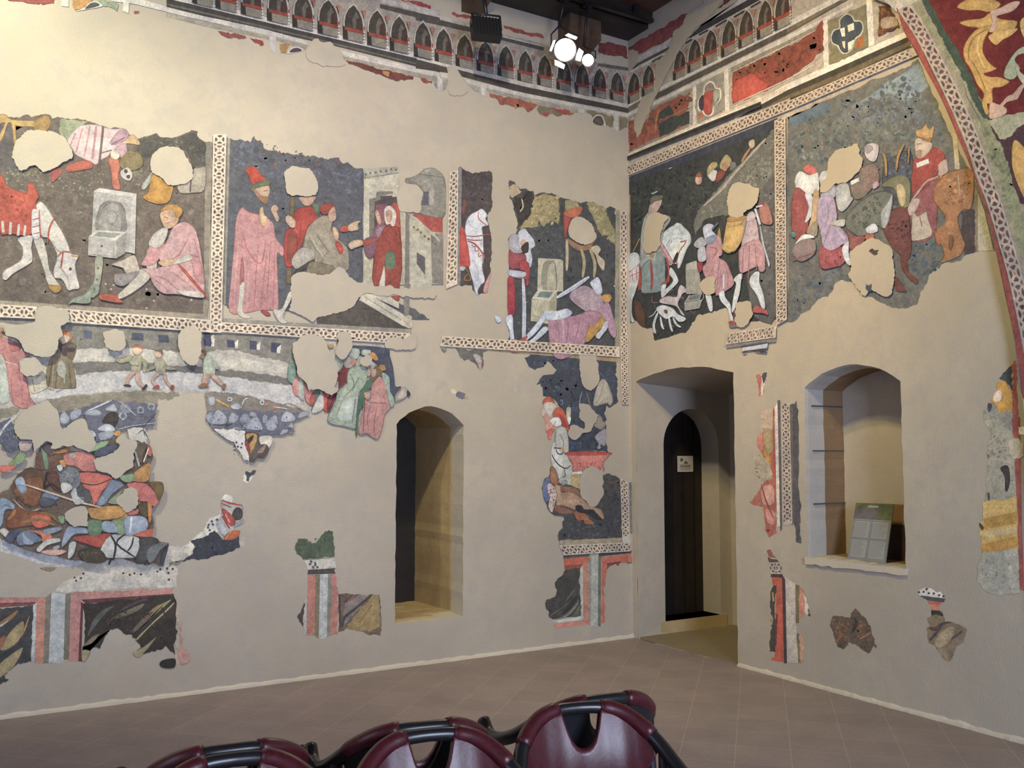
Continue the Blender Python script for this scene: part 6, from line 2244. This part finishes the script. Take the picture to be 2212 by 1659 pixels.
def build_chair():
    t = empty('armchair')
    bm = bmesh.new()
    full = [(-x, y, z) for x, y, z in reversed(RAIL_S)][:-1] + list(RAIL_S)
    rad = [0.019 + 0.004 * min(1, abs(x) / 0.25) for x, y, z in full]
    add_tube(bm, full, rad, 12)
    link_mesh('rail', bm, M_BLACK, t)
    for s in (-1, 1):
        bm = bmesh.new()
        seg = [(s * x, y, z + 0.002) for x, y, z in RAIL_S if 0.055 <= x <= 0.212]
        add_tube(bm, seg, [0.022] + [0.0255] * (len(seg) - 2) + [0.023], 14)
        o = link_mesh('rail_pad', bm, M_LEATHER, t)
    def sheet(fwd, thick, zdrop, notch=True):
        bm = bmesh.new(); NX, NZ = 33, 14
        g = []
        for i in range(NX):
            x = -0.216 + 0.432 * i / (NX - 1)
            ry, rz = rail_at(x)
            top = rz + (0.012 if fwd < -0.032 else -0.004)
            if notch and abs(x) < 0.060:
                top = top - 0.125 * math.sqrt(max(0, 1 - (x / 0.060) ** 2))
            bot = (0.43 + zdrop) + (0.672 - 0.43 - zdrop) * (abs(x) / 0.216) ** 1.7
            bot = min(bot, top - 0.012)
            row = []
            for j in range(NZ):
                v = j / (NZ - 1)
                z = top + (bot - top) * v
                y = ry + fwd * math.sin(math.pi * min(1, (rz - z) / 0.34)) - 0.02 * (rz - z) / 0.3 - 0.022 * (1 if fwd < 0 else -1) * (1 - (abs(x) / 0.24) ** 2)
                y -= 0.004 * math.exp(-(x / 0.01) ** 2) * v * (-1)
                row.append((bm.verts.new((x, y, z)), bm.verts.new((x, y + thick, z))))
            g.append(row)
        for i in range(NX - 1):
            for j in range(NZ - 1):
                for s in (0, 1):
                    q = [g[i][j][s], g[i + 1][j][s], g[i + 1][j + 1][s], g[i][j + 1][s]]
                    f = bm.faces.new(q if s else q[::-1]); f.smooth = True
        for i in range(NX - 1):
            for j in (0, NZ - 1):
                q = [g[i][j][0], g[i + 1][j][0], g[i + 1][j][1], g[i][j][1]]
                bm.faces.new(q if j == 0 else q[::-1])
        for j in range(NZ - 1):
            for i in (0, NX - 1):
                q = [g[i][j][0], g[i][j + 1][0], g[i][j + 1][1], g[i][j][1]]
                bm.faces.new(q)
        bmesh.ops.recalc_face_normals(bm, faces=bm.faces)
        return bm
    link_mesh('backrest', sheet(-0.035, 0.016, 0.0), M_LEATHER, t)
    o = link_mesh('back_shell', sheet(-0.030, 0.014, 0.02), M_BLACKMATT, t)
    o.location = (0, 0.019, -0.003)
    o['label'] = 'black shell behind the leather back'
    # seat cushion
    bm = bmesh.new()
    N = 28; prof = [(0.0, 0.470), (0.6, 0.472), (0.9, 0.463), (1.0, 0.445), (0.98, 0.425), (0.85, 0.415), (0, 0.415)]
    rings = []
    for r, z in prof:
        ring = []
        for k in range(N):
            a = 2 * math.pi * k / N
            ca, sa = math.cos(a), math.sin(a)
            e = 0.55
            x = 0.235 * r * math.copysign(abs(ca) ** e, ca); y = 0.225 * r * math.copysign(abs(sa) ** e, sa) - 0.02
            ring.append(bm.verts.new((x, y, z)))
        rings.append(ring)
    for a, b in zip(rings, rings[1:]):
        for k in range(N):
            try:
                f = bm.faces.new((a[k], a[(k + 1) % N], b[(k + 1) % N], b[k])); f.smooth = True
            except ValueError: pass
    bmesh.ops.remove_doubles(bm, verts=bm.verts, dist=1e-5)
    bmesh.ops.recalc_face_normals(bm, faces=bm.faces)
    link_mesh('seat', bm, M_LEATHER, t)
    bm = bmesh.new()
    fr = [(.215, .17, .408), (.215, -.2, .408), (-.215, -.2, .408), (-.215, .17, .408)]
    for a, b in zip(fr, fr[1:] + fr[:1]): add_tube(bm, [a, b], 0.013, 8)
    link_mesh('seat_frame', bm, M_BLACKMATT, t)
    for s in (-1, 1):
        bm = bmesh.new(); add_tube(bm, [(s * .232, .095, .685), (s * .232, .105, .60), (s * .236, .13, .40), (s * .235, .20, .012)], [.021, .016, .014, .013], 10)
        link_mesh('leg', bm, M_BLACKMATT, t)
        bm = bmesh.new(); add_tube(bm, [(s * .222, -.19, .41), (s * .235, -.21, .25), (s * .245, -.23, .012)], [.014, .014, .013], 10)
        link_mesh('leg', bm, M_BLACKMATT, t)
    for s in (-1, 1):
        for x, y in ((.235, .20), (.245, -.23)):
            bm = bmesh.new(); add_tube(bm, [(s * x, y, 0), (s * x, y, .016)], .016, 10)
            link_mesh('foot', bm, M_BLACKMATT, t)
    return t

def copy_tree(o, parent=None):
    c = o.copy(); col.objects.link(c)
    if parent is not None: c.parent = parent
    for ch in list(o.children):
        copy_tree(ch, c)
    return c

chair0 = build_chair()
CHAIRS = [  # rail centre pixel, rail height, facing angle (degrees about z), label
    (1250, 1513, -16, 'burgundy leather armchair turned to the viewer, nearest the doorway, right end of the near row'),
    (928, 1570, -13, 'burgundy leather armchair turned to the viewer, middle of the near row'),
    (505, 1622, -9, 'burgundy leather armchair turned to the viewer, left end of the near row'),
    (1310, 1496, 170, 'burgundy leather armchair facing the corner, behind the right end of the near row'),
    (915, 1555, 168, 'burgundy leather armchair facing the corner, behind the middle of the near row'),
    (500, 1603, 172, 'burgundy leather armchair facing the corner, behind the left end of the near row'),
]
for i, (px, py, deg, lab) in enumerate(CHAIRS):
    c = chair0 if i == 0 else copy_tree(chair0)
    a = math.radians(deg)
    p = hit(px, py, 'z', 0.812)
    c.rotation_euler = (0, 0, a)
    off = Matrix.Rotation(a, 3, 'Z') @ Vector((0, 0.235, 0))
    c.location = (p.x - off.x, p.y - off.y, 0)
    tag(c, lab, 'chair', 'burgundy armchairs in two rows')

# ------------------------------------------------------------------ track and spotlights
TY = 6.10
tr = empty('light_track', (3.0, TY, 5.30))
tag(tr, 'black metal lighting track running along under the beam by the left wall', 'lighting track')
bm = bmesh.new(); add_box(bm, -4.0, 2.08, -0.022, 0.022, 0.0, 0.035); link_mesh('rail', bm, M_BLACK, tr)
bm = bmesh.new(); add_box(bm, -4.0, 2.08, -0.028, -0.0225, 0.010, 0.016); add_box(bm, -4.0, 2.08, -0.028, -0.0225, 0.024, 0.030)
link_mesh('groove_lip', bm, M_METALGREY, tr)
bm = bmesh.new()
for x in (-3.2, -1.2, 0.9, 1.9): add_box(bm, x - .02, x + .02, -0.01, 0.01, 0.035, 0.121)
link_mesh('hanger', bm, M_BLACKMATT, tr)
def face_frame(d):
    d = Vector(d).normalized()
    a = d.cross(Vector((0, 0, 1))).normalized(); b = a.cross(d)
    return Matrix((a, b, d)).transposed()
def round_spot(px, py, toward, rad, length, label, lit, drop_px):
    c = hit(px, py, 'y', TY)
    t = empty('spotlight', c)
    tag(t, label, 'spotlight')
    M = face_frame(toward)
    bm = bmesh.new()
    add_tube(bm, [M @ Vector((0, 0, z)) for z in (-length, -length * .8, -length * .3, 0.0)], [rad * .55, rad * .8, rad * .95, rad], 20, cap=False)
    k = [M @ Vector((rad * .55 * math.cos(i * math.pi / 10), rad * .55 * math.sin(i * math.pi / 10), -length)) for i in range(20)]
    bm.faces.new([bm.verts.new(v) for v in k])
    link_mesh('housing', bm, M_BLACKMATT, t)
    bm = bmesh.new()
    bm.faces.new([bm.verts.new(M @ Vector((rad * .93 * math.cos(i * math.pi / 12), rad * .93 * math.sin(i * math.pi / 12), -0.012))) for i in range(24)])
    o = link_mesh('lamp', bm, M_LAMP, t); o['label'] = 'glowing white lamp face'
    bm = bmesh.new()
    top = 5.30 - c.z
    back = M @ Vector((0, 0, -length * .55))
    for s in (-1, 1):
        q = M @ Vector((s * rad * 1.08, 0, -length * .55))
        add_tube(bm, [q, q + Vector((0, 0, rad * 1.2)), Vector((0, back.y, back.z + rad * 1.9))], 0.007, 8)
    add_tube(bm, [Vector((0, back.y, back.z + rad * 1.9)), Vector((0, 0, top))], 0.011, 8)
    link_mesh('bracket', bm, M_BLACKMATT, t)
    bm = bmesh.new(); add_box(bm, -0.035, 0.035, -0.026, 0.026, top - 0.03, top - 0.0005)
    link_mesh('track_adapter', bm, M_BLACK, t)
    return t, c
to_cam = lambda c: Vector((0, 0, CAM_H)) - c
c = hit(1221, 108, 'y', TY)
tw = to_cam(c).normalized() + Vector((0.10, -0.10, -0.18))
t, c = round_spot(1221, 108, tw, 0.094, 0.20, 'large lit spotlight, left of the two glowing under the beam', True, 0)
bm = bmesh.new(); Mf = face_frame(tw)
for a in (0.3, 1.9, 3.4, 5.1):
    r = 0.098; d = Mf @ Vector((math.cos(a) * r, math.sin(a) * r, 0)); e = Mf @ Vector((math.cos(a) * r * 1.35, math.sin(a) * r * 1.35, 0.085))
    w = Mf @ Vector((-math.sin(a) * .05, math.cos(a) * .05, 0))
    f = [bm.verts.new(v) for v in (d - w, d + w, e + w * .8, e - w * .8)]; bm.faces.new(f)
    f = [bm.verts.new(v + Mf @ Vector((0, 0, -.002))) for v in (e - w * .8, e + w * .8, d + w, d - w)]; bm.faces.new(f)
link_mesh('barn_door', bm, M_METALGREY, t)
spot('lit_spot_glow', c + tw.normalized() * 0.05, (1.2, 2.0, 0.5), 60, (1.0, 0.88, 0.68), 100, 1.0, 0.08)
c = hit(1270, 130, 'y', TY)
tw2 = to_cam(c).normalized() + Vector((-0.05, 0.10, -0.10))
t, c = round_spot(1270, 130, tw2, 0.050, 0.16, 'small lit spotlight, right of the two glowing under the beam', True, 0)
spot('lit_small_spot_glow', c + tw2.normalized() * 0.05, (1.0, 2.5, 0.5), 25, (1.0, 0.88, 0.68), 100, 1.0, 0.05)
# unlit black floodlight
c = hit(1050, 62, 'y', 6.0)
fl = empty('floodlight', c)
tag(fl, 'black square floodlight hanging dark from the track, left of the lit spotlights', 'floodlight')
M = face_frame((0.25, 0.9, -0.35))
R4 = M.to_4x4()
bm = bmesh.new(); add_box(bm, -.112, .112, -.088, .088, -.03, .05, 0, R4)
for k in range(9):
    x = -.10 + k * .025; add_box(bm, x - .003, x + .003, -.082, .082, -.045, -.03, 0, R4)
link_mesh('housing', bm, M_BLACKMATT, fl)
bm = bmesh.new(); add_box(bm, -.095, .095, -.07, .07, .0505, .054, 0, R4); link_mesh('glass', bm, M_PRINT, fl)
bm = bmesh.new()
q1, q2 = M @ Vector((-.12, 0, 0)), M @ Vector((.12, 0, 0)); topz = 5.30 - c.z
for q in (q1, q2): add_tube(bm, [q, q * 0.9 + Vector((0, 0, .11))], .008, 8)
add_tube(bm, [q1 * .9 + Vector((0, 0, .11)), q2 * .9 + Vector((0, 0, .11))], .008, 8)
add_tube(bm, [Vector((0, 0, .11)), Vector((0, .02, .2)), Vector((0, TY - c.y, topz))], .016, 10)
link_mesh('yoke', bm, M_BLACKMATT, fl)
bm = bmesh.new(); add_box(bm, -.05, .05, TY - c.y - .026, TY - c.y + .026, topz - .05, topz - .0005); link_mesh('track_adapter', bm, M_BLACK, fl)

# ------------------------------------------------------------------ niche contents and door notice
zs = 0.876
A = [hit(x, y, 'x', XR + px) for (x, y), px in zip(((1830, 1207), (1912, 1215), (1931, 1089), (1849, 1086)), (0.10, 0.10, 0.22, 0.22))]
bl, br = Vector((XR + 0.10, A[0].y, zs)), Vector((XR + 0.10, A[1].y, zs))
tl, trr = A[3], A[2]
ip = empty('information_panel', (bl + br) / 2)
tag(ip, 'grey printed information panel leaning in the wall niche', 'information panel')
base = (bl + br) / 2
nrm = (br - bl).cross(tl - bl).normalized()
if nrm.x > 0: nrm = -nrm
def P2(u, v, d=0.0):
    return bl.lerp(br, u).lerp(tl.lerp(trr, u), v) + nrm * d - base
def quad(bm, u0, u1, v0, v1, d, mi=0):
    f = bm.faces.new([bm.verts.new(P2(u, v, d)) for u, v in ((u0, v0), (u1, v0), (u1, v1), (u0, v1))]); f.material_index = mi
bm = bmesh.new()
vs = [bm.verts.new(P2(u, v, d)) for d in (0.0, -0.008) for u, v in ((0, 0), (1, 0), (1, 1), (0, 1))]
for f in ((0, 1, 2, 3), (7, 6, 5, 4), (0, 4, 5, 1), (1, 5, 6, 2), (2, 6, 7, 3), (3, 7, 4, 0)): bm.faces.new([vs[i] for i in f])
M_PANEL = simple('panel_print', (0.20, 0.215, 0.23), 0.45, 30, 0.1)
M_GREEN = simple('green_photo', (0.10, 0.125, 0.06), 0.45, 14, 0.5)
M_DIM = simple('dim_photo', (0.12, 0.11, 0.125), 0.45, 14, 0.4)
M_LIGHTTXT = simple('light_text_block', (0.30, 0.315, 0.33), 0.5)
link_mesh('board', bm, M_PANEL, ip)
bm = bmesh.new(); quad(bm, 0.0, .62, .72, 1, .0006, 0); quad(bm, .62, 1, .72, 1, .0006, 1)
quad(bm, .0, 1, .90, 1, .001, 1); link_mesh('header_picture', bm, [M_DIM, M_GREEN], ip)
bm = bmesh.new()
for u0, u1 in ((.06, .46), (.54, .94)):
    quad(bm, u0, u1, .40, .68, .0006); quad(bm, u0, u1, .06, .36, .0006)
quad(bm, .34, .62, .925, .96, .0016)
quad(bm, .06, .46, .70, .712, .0012); quad(bm, .54, .94, .70, .712, .0012)
link_mesh('text_block', bm, M_LIGHTTXT, ip)
bm = bmesh.new(); rnd = random.Random(3)
for u0, u1 in ((.08, .44), (.56, .92)):
    for v in [.09 + .025 * k for k in range(11)] + [.42 + .025 * k for k in range(10)]:
        quad(bm, u0, u0 + (u1 - u0) * rnd.uniform(.7, 1), v, v + .008, .0014)
for u0, u1 in ((.06, .46), (.54, .94)): quad(bm, u0, u1, .375, .385, .0014)
link_mesh('text_line', bm, M_PANEL, ip)
bm = bmesh.new()
y0, y1 = 3.79, hit(1905, 1150, 'x', XR + 0.33).y
add_box(bm, XR + 0.33, XR + 0.355, y0, y1, zs, hit(1945, 1134, 'x', XR + 0.34).z)
bd = empty('leaning_board', (XR + 0.34, (y0 + y1) / 2, zs)); tag(bd, 'dark red-brown board with a tan top strip standing at the back of the niche', 'board')
o = link_mesh('board', bm, M_BROWNBOARD, bd); o.location = -bd.location
bm = bmesh.new(); z1 = hit(1945, 1134, 'x', XR + 0.34).z
add_box(bm, XR + 0.335, XR + 0.352, y0, y1, z1, z1 + 0.135)
o = link_mesh('top_strip', bm, M_TANBOARD, bd); o.location = -bd.location; o['label'] = 'tan strip along the top'

DP = PY + 0.221
n0, n1 = hit(1463, 985, 'y', DP), hit(1497, 1019, 'y', DP)
nt_ = empty('door_notice', ((n0.x + n1.x) / 2, DP, n1.z)); tag(nt_, 'small white printed notice fixed to the dark arched door', 'notice')
def nq(bm, u0, u1, v0, v1, d):
    f = [bm.verts.new((n0.x + (n1.x - n0.x) * u - nt_.location.x, -d, (n0.z - n1.z) * v)) for u, v in ((u0, v0), (u1, v0), (u1, v1), (u0, v1))]
    bm.faces.new(f)
bm = bmesh.new(); add_box(bm, n0.x - nt_.location.x, n1.x - nt_.location.x, -0.003, 0.0, 0, n0.z - n1.z); link_mesh('sheet', bm, M_PAPER, nt_)
bm = bmesh.new()
bm.faces.new([bm.verts.new((n0.x + (n1.x - n0.x) * (.26 + .10 * math.cos(k * .52)) - nt_.location.x, -.0036, (n0.z - n1.z) * (.76 + .12 * math.sin(k * .52)))) for k in range(12)])
nq(bm, .40, .66, .50, .60, .0036); nq(bm, .46, .60, .60, .68, .0036)
link_mesh('emblem', bm, M_PRINT, nt_)
bm = bmesh.new()
nq(bm, .14, .86, .40, .44, .0036); nq(bm, .18, .82, .31, .37, .0036); nq(bm, .14, .86, .23, .26, .0036); nq(bm, .2, .8, .13, .16, .0036)
link_mesh('text_line', bm, M_PRINT, nt_)
